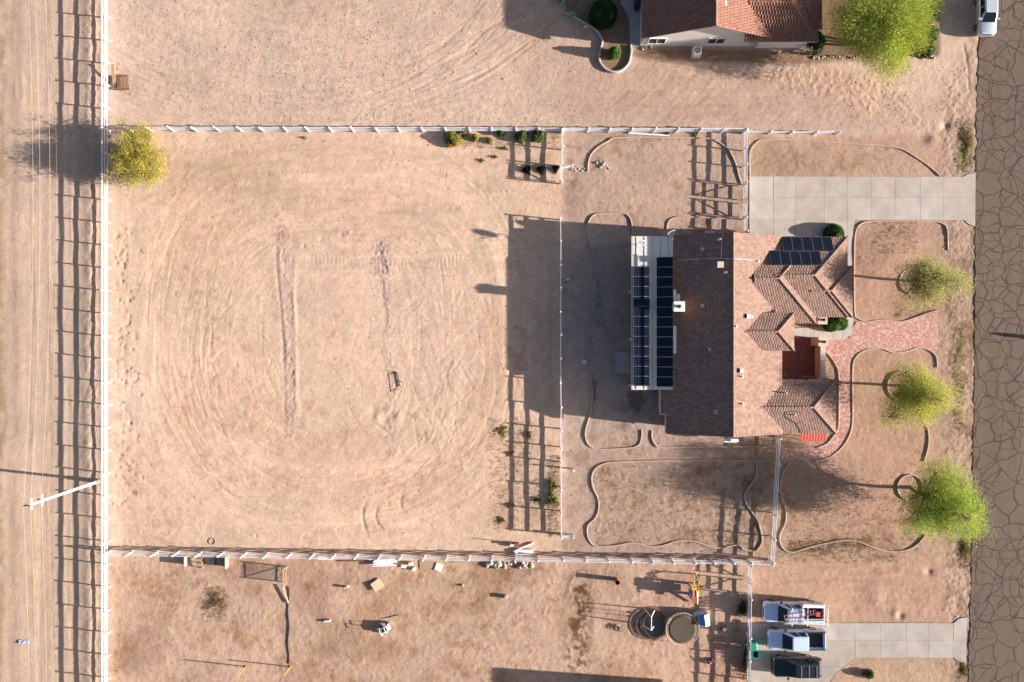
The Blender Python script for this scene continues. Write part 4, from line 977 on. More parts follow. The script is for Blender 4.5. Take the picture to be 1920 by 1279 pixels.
# patio cover: raised pan roof on posts, reaching over the back eave
PH = 3.31
def Kp(px, py, h): g = G(px, py, h); return g
pc0, pc1 = Kp(1186, 443, PH), Kp(1262, 731, PH)
mb = MB(); mb.box((pc0.x + pc1.x) / 2, (pc0.y + pc1.y) / 2, PH - .04, pc1.x - pc0.x, pc0.y - pc1.y, .08); cover = mb.build('patio_cover', M['alu'], house)
for k in range(5):
    x = pc0.x + (k + .5) * (pc1.x - pc0.x) / 5; m_ = MB(); m_.box(x, (pc0.y + pc1.y) / 2, PH + .02, .05, pc0.y - pc1.y - .1, .045); m_.build('pan_rib', M['alu'], cover)
m_ = MB(); m_.box(pc0.x - .05, (pc0.y + pc1.y) / 2, PH - .1, .12, pc0.y - pc1.y, .2); m_.build('gutter', M['trim'], cover)
for yy in (pc0.y - .3, pc0.y - 5.5, pc0.y - 10.5, pc1.y + .3):
    m_ = MB(); m_.box(pc0.x + .25, yy, PH / 2 - .12, .3, .3, PH - .12); m_.build('post', M['stucco'], cover)
for yy in (464, 520, 555, 606, 640, 700):     # white risers that carry the cover over the eave
    p = Kp(1266, yy, 3.6)
for (x0, y0, x1, y1) in ((1262.5, 543, 1268, 565), (1268.5, 551, 1275, 565), (1262.5, 611, 1268, 663)):
    a, b = Kp(x0, y0, 3.5), Kp(x1, y1, 3.5); m_ = MB(); m_.box((a.x + b.x) / 2, (a.y + b.y) / 2, 3.5, b.x - a.x, a.y - b.y, .06); m_.build('flashing_sheet', M['offwhite'], cover)

def solar_material():
    m, nt, b = mat_new('solar_glass'); N = nt.nodes; L = nt.links
    tc = N.new('ShaderNodeTexCoord'); sp = N.new('ShaderNodeSeparateXYZ'); L.new(tc.outputs['Object'], sp.inputs[0])
    def lines(sock, pitch, w):
        a = N.new('ShaderNodeMath'); a.operation = 'MULTIPLY'; a.inputs[1].default_value = 1 / pitch; L.new(sock, a.inputs[0])
        f = N.new('ShaderNodeMath'); f.operation = 'FRACT'; L.new(a.outputs[0], f.inputs[0])
        s = N.new('ShaderNodeMath'); s.operation = 'SUBTRACT'; s.inputs[1].default_value = .5; L.new(f.outputs[0], s.inputs[0])
        ab = N.new('ShaderNodeMath'); ab.operation = 'ABSOLUTE'; L.new(s.outputs[0], ab.inputs[0])
        g = N.new('ShaderNodeMath'); g.operation = 'GREATER_THAN'; g.inputs[1].default_value = .5 - w / pitch / 2; L.new(ab.outputs[0], g.inputs[0]); return g
    lx = lines(sp.outputs['X'], .165, .016); ly = lines(sp.outputs['Y'], .165, .016)
    mx = N.new('ShaderNodeMath'); mx.operation = 'MAXIMUM'; L.new(lx.outputs[0], mx.inputs[0]); L.new(ly.outputs[0], mx.inputs[1])
    mn = N.new('ShaderNodeMath'); mn.operation = 'MULTIPLY'; L.new(lx.outputs[0], mn.inputs[0]); L.new(ly.outputs[0], mn.inputs[1])
    nz = N.new('ShaderNodeTexNoise'); nz.inputs['Scale'].default_value = 1.4; L.new(tc.outputs['Object'], nz.inputs['Vector'])
    rp = N.new('ShaderNodeValToRGB'); rp.color_ramp.elements[0].color = (.001, .002, .008, 1); rp.color_ramp.elements[1].color = (.002, .005, .018, 1); L.new(nz.outputs[0], rp.inputs[0])
    c1 = N.new('ShaderNodeMix'); c1.data_type = 'RGBA'; c1.inputs[7].default_value = (.035, .05, .075, 1); L.new(mx.outputs[0], c1.inputs[0]); L.new(rp.outputs[0], c1.inputs[6])
    c2 = N.new('ShaderNodeMix'); c2.data_type = 'RGBA'; c2.inputs[7].default_value = (.35, .38, .42, 1); L.new(mn.outputs[0], c2.inputs[0]); L.new(c1.outputs[2], c2.inputs[6])
    L.new(c2.outputs[2], b.inputs['Base Color']); b.inputs['Roughness'].default_value = .15; b.inputs['Specular IOR Level'].default_value = .12
    return m
M['solar'] = solar_material()
def solar_panel_mesh(w, l):
    mb = MB(); mb.box(0, 0, .02, w - .05, l - .05, .03); me = bpy.data.meshes.new('solar_panel'); me.from_pydata(mb.v, [], mb.f); me.materials.append(M['solar']); me.update()
    fr = MB(); t = .020
    for (x, y, sx, sy) in ((0, l / 2 - t / 2, w, t), (0, -l / 2 + t / 2, w, t), (w / 2 - t / 2, 0, t, l - 2 * t), (-w / 2 + t / 2, 0, t, l - 2 * t)): fr.box(x, y, .02, sx, sy, .042)
    mf = bpy.data.meshes.new('frame'); mf.from_pydata(fr.v, [], fr.f); mf.materials.append(M['panelframe']); mf.update()
    return me, mf
sp_me, sp_fr = solar_panel_mesh(1.64, 0.99); sp_me2, sp_fr2 = solar_panel_mesh(0.99, 1.64)
def add_panel(parent, loc, rot, me, mf):
    o = link_part('solar_panel', me, parent, loc - Vector(parent.location)); o.rotation_euler = rot
    f = bpy.data.objects.new('frame', mf); col.objects.link(f); f.parent = o; return o
for i in range(12):
    z = PH + .14; p = G(1203, 500 + 18.68 * (i + .5), z); add_panel(house, p, (0, random.uniform(-.006, .006) + .02, 0), sp_me, sp_fr)
for i in range(13):
    z = 4.08; p = G(1246.6, 482 + 18.72 * (i + .5), z); add_panel(house, p, (0, random.uniform(-.006, .006) - .262, 0), sp_me, sp_fr)
for yy in (486, 535, 584, 633, 682, 722):
    for xx in (1233, 1260):
        p = G(xx, yy, 3.84 if xx < 1245 else 4.20); q = Vector((p.x, p.y, PH)); m_ = MB(); m_.bar(q, p, .05, .05); m_.build('panel_leg', M['metal'], house)
for xx in (1236, 1257):
    zz = 3.90 if xx < 1245 else 4.19; a, b = G(xx, 482, zz), G(xx, 725, zz); m_ = MB(); m_.bar(a, b, .05, .06); m_.build('panel_rail', M['metal'], house)
th = math.atan(PT2)
def north_slope(px, py, up=.16):
    h = 3.8
    for _ in range(8):
        y = (py - CY) * (H - h) / H; h = 3.0 + PT2 * (78 - abs(y + 110)) * S0
    return G(px, py, h + up)
for (cx, cy, n_) in ((1514, 458, 5), (1491.5, 484, 5)):
    for k in range(n_):
        p = north_slope(cx + (k - 2) * 19.0, cy); add_panel(house, p, (-th, 0, 0), sp_me2, sp_fr2)

# satellite dishes
def dish(label, px, py, h, ztop, tiltx):
    p = G(px, py, ztop); r_ = thing('satellite_dish', label, 'antenna', (p.x, p.y, h), 'satellite dishes')
    m_ = MB(); m_.tube([(p.x, p.y, h), (p.x, p.y, ztop)], .035, 8); m_.build('mast', M['metal'], r_)
    prof = [(r, .45 * r * r) for r in (0.0, .12, .24, .36, .44)]; m_ = MB(); rings = []
    Rm = Matrix.Rotation(tiltx, 3, 'X') @ Matrix.Rotation(.3, 3, 'Y')
    vs = []; n = 20
    for r, z in prof:
        for k in range(n):
            v = Rm @ Vector((r * 1.15 * math.cos(2 * math.pi * k / n), r * math.sin(2 * math.pi * k / n), z)); vs.append(Vector((p.x, p.y, ztop + .1)) + v)
    m_.add(vs, [(i * n + k, i * n + (k + 1) % n, (i + 1) * n + (k + 1) % n, (i + 1) * n + k) for i in range(4) for k in range(n)])
    o = m_.build('reflector', M['metal'], r_, smooth=True); sm = o.modifiers.new('t', 'SOLIDIFY'); sm.thickness = .02
    e = Vector((p.x, p.y, ztop + .1)) + Rm @ Vector((0, -.35, .5)); m_ = MB(); m_.tube([Vector((p.x, p.y, ztop + .1)) + Rm @ Vector((0, -.44, .1)), e], .018, 6); m_.box(e.x, e.y, e.z, .12, .12, .14); m_.build('feed_arm', M['white'], r_)
dish('grey satellite dish on the sunlit corner of the patio cover', 1201, 457, PH, 4.1, .75)
dish('small white satellite dish at the upper eave beside the patio cover', 1258, 437, 3.1, 3.7, .9)

# courtyard wall, entry pillars, red metal lean-to
cw = MB(); a, b = G(1534, 643, .6), G(1534, 707, .6); cw.box(a.x + .1, (a.y + b.y) / 2, .72, .42, a.y - b.y, 1.5); cwo = single(cw, 'courtyard_wall', M['stucco'], 'low orange stucco wall beside the red courtyard paving', 'wall', G(1534, 675))
m_ = MB(); m_.box(a.x + .1, (a.y + b.y) / 2, 1.5, .52, a.y - b.y + .06, .07); m_.build('coping', M['trim'], cwo, off=G(1534, 675)).location = (0, 0, 0)
def pillar(px, py, h, label):
    p = G(px, py); r_ = thing('pillar', label, 'pillar', p, 'stucco entry pillars')
    m_ = MB(); m_.box(p.x, p.y, h / 2, .85, .8, h); m_.build('shaft', M['stucco'], r_)
    m_ = MB(); m_.box(p.x, p.y, h + .04, .98, .92, .1); m_.build('coping', M['trim'], r_)
    m_ = MB(); m_.cyl(p.x, p.y, h + .09, h + .2, .12, n=10); m_.cyl(p.x, p.y, h + .2, h + .55, .15, .1, n=10); m_.cyl(p.x, p.y, h + .55, h + .6, .16, .02, n=10); m_.build('lantern', M['black'], r_)
pillar(1526, 601, 2.0, 'orange stucco pillar with lantern beside the front hedge bush')
pillar(1527, 641, 2.0, 'orange stucco pillar with lantern at the end of the courtyard wall')
ro = thing('lean_to_roof', 'small red corrugated lean-to roof under the lower eave', 'roof', G(1525, 822))
a, b = G(1503, 814, 2.35), G(1548, 828, 2.1)
vs = []; n = 34
for i in range(n + 1):
    x = a.x + (b.x - a.x) * i / n; z = .008 * math.sin(i * math.pi / 2 * 1.0) ; vs += [(x, a.y + .35, 2.42 + z), (x, b.y, 2.1 + z)]
mb = MB(); mb.add(vs, [(2 * i, 2 * i + 1, 2 * i + 3, 2 * i + 2) for i in range(n)]); o = mb.build('corrugated_sheet', M['redmetal'], ro); sm = o.modifiers.new('t', 'SOLIDIFY'); sm.thickness = .012
for x in (a.x + .1, b.x - .1):
    m_ = MB(); m_.box(x, b.y + .1, 1.0, .09, .09, 2.15); m_.build('post', M['trim'], ro)
# air conditioners and meter box against the walls
def ac_unit(px, py, label, size=.85, rz=0):
    p = G(px, py); r_ = thing('air_conditioner', label, 'air conditioner', p, 'outdoor air conditioning units')
    m_ = MB(); m_.box(p.x, p.y, .04, size + .2, size + .2, .1); m_.build('pad', M['concrete2'], r_)
    m_ = MB(); m_.box(p.x, p.y, .5, size, size, .82); m_.build('housing', M['offwhite'], r_, bevel=.04)
    m_ = MB(); m_.lathe(p.x, p.y, [(size * .42, .912), (size * .42, .93), (size * .36, .93), (size * .36, .915)], 28); m_.build('fan_ring', M['offwhite'], r_)
    m_ = MB(); m_.cyl(p.x, p.y, .911, .914, size * .36, n=24); m_.build('fan_well', M['black'], r_)
    for k in range(4):
        t = k * math.pi / 2 + .5; m_ = MB(); m_.bar((p.x, p.y, .925), (p.x + size * .33 * math.cos(t), p.y + size * .33 * math.sin(t), .925), size * .17, .012); m_.build('fan_blade', M['metal'], r_)
    m_ = MB(); m_.cyl(p.x, p.y, .92, .95, size * .09, n=12); m_.build('fan_hub', M['metal'], r_)
    return r_
ac_unit(1304, 101, "pale air conditioner below the neighbour's white gable wall")
p = G(1331, 437, 1.0); mb = MB(); mb.box(p.x, p.y, .5, .95, .4, .95); single(mb, 'air_conditioner', M['metal'], 'grey box air conditioner beside the upper wall of the main house', 'air conditioner', (p.x, p.y, 0), bevel=.03)
p = G(1362, 822); mb = MB(); mb.box(p.x, p.y - .05, 1.2, 1.25, .35, .4); mb.box(p.x + .35, p.y, 1.5, .8, .3, .3); o = mb.build('meter_box', M['white'], house)

# ------------------------------------------------------------------ neighbour's house above
TILE2 = (0.265, 0.130, 0.092)
NO = K(354, -600)
nh = thing('house', "neighbour's cream stucco house with red barrel tiled roof", 'house', NO)
nEV = 2.62; nP = 0.425; nxr, nxw, nxe = 354., 234., 471.; nyS, nyN = -547., -905.
nhr = nEV + nP * (nxr - nxw) * S0; nhe = nhr - nP * (nxe - nxr) * S0
kw2 = dict(tw=.30, tl=.42, amp=.105, lift=.035, jit=.14)
tiles(nh, [[K(nxw, nyN, nEV), K(nxw, nyS, nEV), K(nxr, nyS, nhr), K(nxr, nyN, nhr)]], TILE2, **kw2)
tiles(nh, [[K(nxe, nyS, nhe), K(nxe, nyN, nhe), K(nxr, nyN, nhr), K(nxr, nyS, nhr)]], TILE2, **kw2)
caps(nh, [(K(nxr, nyN, nhr), K(nxr, nyS, nhr))], (.32, .19, .15)); caps(nh, [(K(nxw, nyS, nEV), K(nxr, nyS, nhr)), (K(nxr, nyS, nhr), K(nxe, nyS, nhe))], TILE2, r=.09, name='rake_tiles')
hip_roof(nh, 420, 553, -661, -541, 2.6, nP, TILE2, **kw2)
hip_roof(nh, 490, 560, -640, -564, 2.55, nP, TILE2, **kw2)
def nwall(poly, z1, name='wall'):
    mb = MB(); mb.prism([tuple(K(*p)[:2]) for p in poly], -.1, z1); return mb.build(name, M['stucco2'], nh)
wS = -553.
nwall([(nxw + 6, wS), (nxe - 4, wS), (nxe - 4, -900), (nxw + 6, -900)], 2.5)
nwall([(455, -549), (543, -549), (543, -653), (455, -653)], 2.42); nwall([(530, -571), (553, -571), (553, -633), (530, -633)], 2.38)
mb = MB(); a = K(nxw + 6, wS, 2.48); b = K(nxr, wS, nhr - .2); c = K(nxe - 4, wS, 2.48); t = Vector((0, .2, 0))
mb.add([a, b, c, a + t, b + t, c + t], [(0, 1, 2), (5, 4, 3), (0, 3, 4, 1), (1, 4, 5, 2), (2, 5, 3, 0)]); mb.build('gable', M['stucco2'], nh)
for px in (1232, 1343, 1421):
    w0, z0 = 1.72, 1.35; yy = wS + .5; p = G(px, 80, z0); cx = p.x; y_ = K(0, wS).y
    for s in (-1, 1):
        m_ = MB(); m_.box(cx + s * w0 / 4, y_ - .02, z0, w0 / 2 - .05, .06, 1.15); wo = m_.build('window', M['glass'], nh)
    m_ = MB()
    for (dx, dz, sx, sz) in ((0, .61, w0 + .1, .07), (0, -.61, w0 + .1, .07), (-w0 / 2 - .02, 0, .06, 1.2), (w0 / 2 + .02, 0, .06, 1.2), (0, 0, .07, 1.2)): m_.box(cx + dx, y_ - .04, z0 + dz, sx, .1, sz)
    m_.build('window_frame', M['white'], nh)
p = G(1357, 8, 4.9); mb = MB(); mb.box(p.x, p.y, 4.95, .45, .6, .5); o = mb.build('roof_vent', M['offwhite'], nh); m_ = MB(); m_.box(p.x - .24, p.y, 5.0, .04, .4, .3); m_.build('louvre', M['black'], o)
p = G(1505, 91, .6); mb = MB(); mb.box(p.x, p.y + .1, .7, .55, .25, .45); mb.build('meter_box', M['offwhite'], nh)
p = G(1462, 97, .3); mb = MB(); mb.cyl(p.x, p.y, 0, .35, .12, n=10); mb.cyl(p.x, p.y, .35, .42, .16, .05, n=10); mb.build('drain_pipe', M['white'], nh)
p = G(1192, 2, 1); mb = MB(); mb.box(p.x + .2, p.y, .9, .5, 1.1, 1.8); single(mb, 'storage_cabinet', M['black'], "black storage cabinet against the neighbour's side wall", 'cabinet', (p.x, p.y, 0), bevel=.03)

# house below the frame whose shadow falls into the play yard
so = thing('house', "house just below the picture, only its shadow reaches the play yard", 'house', K(323, 730))
sh_ = 5.55
tiles(so, [[K(205, 652, 2.6), K(205, 860, 2.6), K(323, 860, sh_), K(323, 652, sh_)]], TILE2, tw=.6, tl=.8)
tiles(so, [[K(441, 860, 2.6), K(441, 652, 2.6), K(323, 652, sh_), K(323, 860, sh_)]], TILE2, tw=.6, tl=.8)
mb = MB(); mb.prism([tuple(K(*p)[:2]) for p in ((211, 658), (435, 658), (435, 854), (211, 854))], -.1, 2.5); mb.build('wall', M['stucco2'], so)
mb = MB(); a = K(211, 658, 2.48); b = K(323, 658, sh_ - .2); c = K(435, 658, 2.48); t = Vector((0, -.2, 0))
mb.add([a, b, c, a + t, b + t, c + t], [(0, 1, 2), (5, 4, 3), (0, 3, 4, 1), (1, 4, 5, 2), (2, 5, 3, 0)]); mb.build('gable', M['stucco2'], so)

# ------------------------------------------------------------------ utility poles and wires
def pole(px, py, label):
    b = G(px, py); r_ = thing('utility_pole', label, 'pole', b, 'utility poles')
    ht = 10.9; m_ = MB(); m_.cyl(b.x, b.y, -.3, ht, .16, .10, n=12); m_.build('shaft', M['offwhite'], r_, smooth=False)
    m_ = MB(); m_.cyl(b.x, b.y, .05, .9, .24, .22, n=12); m_.build('base_sleeve', M['metal'], r_)
    for z, l in ((8.75, 1.1), (10.15, 1.0)):
        m_ = MB(); m_.bar((b.x - .15, b.y - l / 2, z), (b.x - .15, b.y + l / 2, z), .09, .12); m_.build('insulator_arm', M['white'], r_)
    m_ = MB(); m_.bar((b.x - .28, b.y, 10.85), (b.x + .2, b.y, 10.85), .12, .12); m_.build('top_bracket', M['darkmetal'], r_)
    for (dx, dy, z) in ((-.28, 0, 11.0), (-.3, .12, 9.1), (.2, 0, 11.0)):
        m_ = MB(); m_.lathe(b.x + dx, b.y + dy, [(.03, z - .2), (.09, z - .16), (.05, z - .08), (.09, z - .02), (.02, z + .05)], 10); m_.build('insulator', M['darkmetal'], r_)
    return b
PB = [pole(187, -62, 'pale utility pole beyond the upper edge of the picture'), pole(187, 902, 'tall pale utility pole with short insulator arms beside the alley fence'), pole(187, 1866, 'pale utility pole beyond the lower edge of the picture')]
for wi, (z, dx, r0) in enumerate(((11.02, -.28, .010), (10.25, -.17, .010), (8.85, -.17, .010), (7.9, -.17, .005))):
    pts = []
    for k in range(2):
        a, b = PB[k], PB[k + 1]
        for t in np.linspace(0, 1, 40, endpoint=(k == 1)):
            s = 4 * t * (1 - t); pts.append((a.x + dx, a.y + (b.y - a.y) * t, z - (1.25 if k == 0 else .9) * s))
    mb = MB(); mb.tube(pts, r0, 5)
    single(mb, 'power_line', M['wire'], ('top wire of the power line above the dirt alley', 'second wire of the power line above the dirt alley', 'third wire of the power line above the dirt alley', 'thin lowest wire of the power line above the dirt alley')[wi], 'wire', pts[0], group='power lines')
# ------------------------------------------------------------------ trees and shrubs
def leaf_mesh(name, P, A, B, cols, parent, off, mat='leaf'):
    """diamond leaves: centres P, half long axes A, half short axes B (numpy n x 3)"""
    n = len(P); Vv = np.stack([P - A, P + B, P + A, P - B], 1).reshape(-1, 3) - np.array(off)
    me = bpy.data.meshes.new(name); me.vertices.add(4 * n); me.vertices.foreach_set('co', Vv.astype(np.float32).ravel())
    me.loops.add(4 * n); me.loops.foreach_set('vertex_index', np.arange(4 * n, dtype=np.int32))
    me.polygons.add(n); me.polygons.foreach_set('loop_start', np.arange(0, 4 * n, 4, dtype=np.int32)); me.polygons.foreach_set('loop_total', np.full(n, 4, np.int32))
    ca = me.color_attributes.new('Col', 'FLOAT_COLOR', 'POINT')
    ca.data.foreach_set('color', np.repeat(np.concatenate([np.clip(cols, 0, 1), np.ones((n, 1))], 1).astype(np.float32), 4, 0).ravel())
    me.materials.append(M[mat]); me.update(calc_edges=True)
    o = bpy.data.objects.new(name, me); col.objects.link(o)
    if parent is not None: o.parent = parent
    else: o.location = off
    return o
def unit(v): return v / np.maximum(np.linalg.norm(v, axis=1, keepdims=True), 1e-6)
def leaves_at(cent, npc, spread, ll, lw, base, g, flat=0.0, outward=None, ow=0.0, cvar=.34):
    """scatter leaves round clump centres"""
    c = np.repeat(cent, npc, 0); n = len(c)
    P = c + g.normal(0, 1, (n, 3)) * np.array([spread, spread, spread * .75])
    D = unit(g.normal(0, 1, (n, 3)))
    if outward is not None: D = unit(D + ow * unit(P - outward))
    Bd = unit(np.cross(D, unit(g.normal(0, 1, (n, 3)))))
    s = g.uniform(.6, 1.35, (n, 1))
    ck = np.repeat(g.uniform(1 - cvar, 1 + cvar, (len(cent), 1)), npc, 0); hue = np.repeat(g.normal(0, .08, (len(cent), 1)), npc, 0)
    cols = np.array(base)[None] * ck * g.uniform(.75, 1.3, (n, 1)); cols[:, 0:1] *= 1 + hue + g.normal(0, .06, (n, 1))
    return P, D * ll * s / 2, Bd * lw * s / 2, cols
def tree(label, px, py, ctr, rad_, base, nclump=190, npc=85, spread=.42, ll=.17, lw=.085, seed=1, trunk_r=.16, bark='bark', ow=.5, gap=.0, lean=(0, 0), multi=1, shell=.55, lobe=1.0):
    g = np.random.default_rng(seed); b = np.array(G(px, py)); C0 = b + np.array(ctr); R0 = np.array(rad_)
    root = thing('tree', label, 'tree', tuple(b))
    d = unit(g.normal(0, 1, (nclump * 3, 3))); r = g.uniform(0, 1, (nclump * 3, 1)) ** (shell)
    lob = 1 + lobe * (.22 * np.sin(3 * np.arctan2(d[:, 1], d[:, 0]) + seed) + .13 * np.sin(7 * np.arctan2(d[:, 1], d[:, 0]) + 2 * seed) + .12 * np.sin(4 * d[:, 2] * 3 + seed))
    q = d * r * lob[:, None]
    keep = g.uniform(0, 1, len(q)) > gap * (vnoise(q[:, 0] * 2.3 + 50, q[:, 1] * 2.3 + q[:, 2] + 50, seed + 900) > 0)
    q = q[keep][:nclump]; cent = C0 + q * R0 * .88; cent[:, 2] = np.maximum(cent[:, 2], .3)
    # limbs
    mb = MB(); g2 = random.Random(seed)
    forks = []
    for mtr in range(multi):
        a0 = g2.uniform(0, 6.28) + mtr * 2.2; fk = b + (C0 - b) * (.42 if multi == 1 else .3) + np.array([math.cos(a0), math.sin(a0), 0]) * (.12 if multi == 1 else .7)
        basep = b + (np.array([math.cos(a0), math.sin(a0), 0]) * .15 if multi > 1 else 0)
        mid = (basep + fk) / 2 + np.array([g2.uniform(-.12, .12), g2.uniform(-.12, .12), 0])
        mb.tube([basep + np.array([0, 0, -.2]), basep + np.array([0, 0, .1]), mid, fk], [trunk_r * 1.5, trunk_r * 1.15, trunk_r, trunk_r * .8], 8); forks.append(fk)
    # main limbs: farthest-point picks of the clumps
    mains = [int(np.argmax(q[:, 2]))]
    for _ in range(9):
        dist = np.min(np.stack([np.linalg.norm(q - q[m], axis=1) for m in mains]), 0); mains.append(int(np.argmax(dist)))
    nodes = []
    for m in mains:
        tip = cent[m]; fk = min(forks, key=lambda f: np.linalg.norm(f - tip)); m1 = fk + (tip - fk) * .45 + np.array([g2.uniform(-.3, .3), g2.uniform(-.3, .3), .35]); m2 = fk + (tip - fk) * .78 + np.array([0, 0, .15])
        mb.tube([fk, m1, m2, tip], [trunk_r * .62, trunk_r * .4, trunk_r * .22, .012], 6); nodes += [m1, m2, (m1 + m2) / 2]
    nodes = np.array(nodes)
    for c in cent[::2]:
        k = int(np.argmin(np.linalg.norm(nodes - c, axis=1))); a = nodes[k]; mm = (a + c) / 2 + np.array([0, 0, .08]); mb.tube([a, mm, c], [.035, .022, .008], 4, cap=False)
    mb.build('trunk', M[bark], root, smooth=True)
    P, A, B, cl = leaves_at(cent, npc, spread, ll, lw, base, g, outward=C0 - np.array([0, 0, R0[2] * .5]), ow=ow)
    leaf_mesh('crown', P, A, B, cl, root, tuple(b))
    return root
tree('yellow-green bushy tree at the fence corner beside the dirt alley', 275, 306, (0, 0, 1.9), (3.3, 3.75, 1.55), (.37, .33, .065), nclump=330, npc=125, spread=.30, ll=.12, lw=.055, seed=3, trunk_r=.13, multi=3, shell=.5)
tree('sparse olive street tree, uppermost of the three along the road', 1711, 527, (-1.1, -.45, 4.65), (3.9, 2.7, 2.0), (.34, .325, .125), nclump=250, npc=165, spread=.40, ll=.14, lw=.042, seed=8, trunk_r=.14, gap=.45, ow=1.0)
tree('yellow-green street tree, middle one of three along the road', 1690, 724, (-.8, -.75, 4.1), (3.75, 3.7, 2.4), (.35, .36, .075), nclump=300, npc=150, spread=.40, ll=.13, lw=.05, seed=15, trunk_r=.15, gap=.2, ow=.9)
tree('dense bright green street tree, lowest of three along the road', 1706, 914, (.85, -.75, 4.5), (4.25, 4.3, 2.8), (.285, .36, .055), nclump=400, npc=165, spread=.42, ll=.13, lw=.052, seed=22, trunk_r=.17, ow=.8)
tree("large feathery yellow-green tree beside the neighbour's house", 1618, 80, (-.1, 0, 4.3), (5.7, 5.1, 2.2), (.31, .37, .06), nclump=430, npc=170, spread=.5, ll=.28, lw=.035, seed=31, trunk_r=.14, bark='palebark', ow=2.6, multi=4, shell=.45, gap=.1, lobe=.45)

def shrub(label, px, py, r, h, base, n=2600, ll=.11, lw=.06, seed=1, name='shrub', cat='shrub', round_=False, ry=None, group=None, core=True, z0=0.0, clumpy=14):
    g = np.random.default_rng(seed); b = np.array(G(px, py)); ry = ry or r; root = thing(name, label, cat, tuple(b), group)
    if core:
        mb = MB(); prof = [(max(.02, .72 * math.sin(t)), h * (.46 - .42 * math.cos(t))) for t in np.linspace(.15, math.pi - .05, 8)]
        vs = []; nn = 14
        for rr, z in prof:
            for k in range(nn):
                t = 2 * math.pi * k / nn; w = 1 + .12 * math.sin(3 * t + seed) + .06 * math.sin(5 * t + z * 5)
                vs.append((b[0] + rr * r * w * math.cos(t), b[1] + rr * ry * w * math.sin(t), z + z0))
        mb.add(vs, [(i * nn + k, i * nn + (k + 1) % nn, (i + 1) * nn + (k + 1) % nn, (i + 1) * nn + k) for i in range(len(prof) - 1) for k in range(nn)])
        mb.build('light_blocking_core', M['core'], root, smooth=True)  # solid dark blob added to stop light passing through the leaves
    d = unit(g.normal(0, 1, (n, 3))); d[:, 2] = np.abs(d[:, 2]) * .95 + .02
    if not round_:
        cdir = unit(g.normal(0, 1, (clumpy, 3))); cdir[:, 2] = np.abs(cdir[:, 2]); lobe = np.max(d @ cdir.T, 1); rr = .62 + .45 * np.clip((lobe - .75) * 4, 0, 1)
    else: rr = np.full(n, .97) + .05 * np.sin(6 * d[:, 0] + seed) * np.sin(5 * d[:, 1])
    rr = rr * (1 - g.uniform(0, .28, n) ** 1.5)
    if not core:
        az = np.arctan2(d[:, 1], d[:, 0]); rr = rr * g.uniform(.05, 1, n) ** .45 * (.75 + .3 * np.sin(3 * az + seed) + .2 * np.sin(7 * az + 2 * seed)); d[:, 2] *= g.uniform(.2, 1, n)
    P = b + d * rr[:, None] * np.array([r, ry, h]) + np.array([0, 0, z0])
    D = unit(g.normal(0, 1, (n, 3)) + .7 * d); B = unit(np.cross(D, unit(g.normal(0, 1, (n, 3))))); s = g.uniform(.6, 1.4, (n, 1))
    cols = np.array(base)[None] * g.uniform(.6, 1.45, (n, 1)); cols[:, 0:1] *= g.uniform(.85, 1.2, (n, 1))
    leaf_mesh('foliage', P, D * ll * s / 2, B * lw * s / 2, cols, root, tuple(b)); return root
GRN = (.045, .105, .018); DK = (.028, .075, .018); GOLD = (.42, .34, .07); OLV = (.26, .26, .07); DRY = (.30, .22, .10)
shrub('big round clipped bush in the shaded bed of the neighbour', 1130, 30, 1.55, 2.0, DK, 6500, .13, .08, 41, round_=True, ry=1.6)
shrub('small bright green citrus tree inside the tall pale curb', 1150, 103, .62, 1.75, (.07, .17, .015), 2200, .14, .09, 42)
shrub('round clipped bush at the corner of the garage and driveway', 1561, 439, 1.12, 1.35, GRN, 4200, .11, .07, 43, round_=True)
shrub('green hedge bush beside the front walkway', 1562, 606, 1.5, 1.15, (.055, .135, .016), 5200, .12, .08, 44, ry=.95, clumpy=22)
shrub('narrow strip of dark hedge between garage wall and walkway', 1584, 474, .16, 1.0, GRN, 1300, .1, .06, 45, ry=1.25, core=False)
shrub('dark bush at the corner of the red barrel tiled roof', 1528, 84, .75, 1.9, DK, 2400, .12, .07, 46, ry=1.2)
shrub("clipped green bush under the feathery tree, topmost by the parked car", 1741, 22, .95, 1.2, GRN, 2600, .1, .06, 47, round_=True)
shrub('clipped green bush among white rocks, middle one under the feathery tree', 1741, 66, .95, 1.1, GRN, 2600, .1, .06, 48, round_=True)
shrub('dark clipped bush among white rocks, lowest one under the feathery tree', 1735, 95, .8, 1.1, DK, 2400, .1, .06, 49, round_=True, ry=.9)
shrub('golden-green bush against the upper fence', 851, 262, .95, .95, GOLD, 2600, .12, .06, 51)
shrub('small yellow-green bush against the upper fence, right of the golden one', 891, 259, .42, .75, GOLD, 1000, .11, .06, 52)
shrub('low green bush under the upper fence rails beside the small yellow one', 868, 250, .6, .6, OLV, 1200, .11, .06, 53, ry=.35)
shrub('small green bush under the upper fence near the middle', 938, 250, .5, .7, GRN, 1200, .11, .06, 54, ry=.4)
shrub('pale golden tuft below the upper fence', 919, 264, .38, .5, GOLD, 700, .12, .04, 55)
shrub('green bushes in a row at the corner of two fences, left clump', 978, 256, .72, .9, (.15, .21, .05), 2000, .12, .07, 56)
shrub('green bushes in a row at the corner of two fences, right clump', 1008, 255, .75, .95, (.16, .22, .05), 2000, .12, .07, 57)
shrub('tiny weed with a long shadow, left of three below the upper fence', 905, 301, .26, .5, OLV, 420, .1, .05, 58, core=False)
shrub('tiny weed, middle of three below the upper fence', 931, 295, .24, .45, OLV, 420, .1, .05, 59, core=False)
shrub('tiny green weed pair, right of three below the upper fence', 948, 279, .42, .45, OLV, 640, .1, .05, 60, core=False, ry=.22)
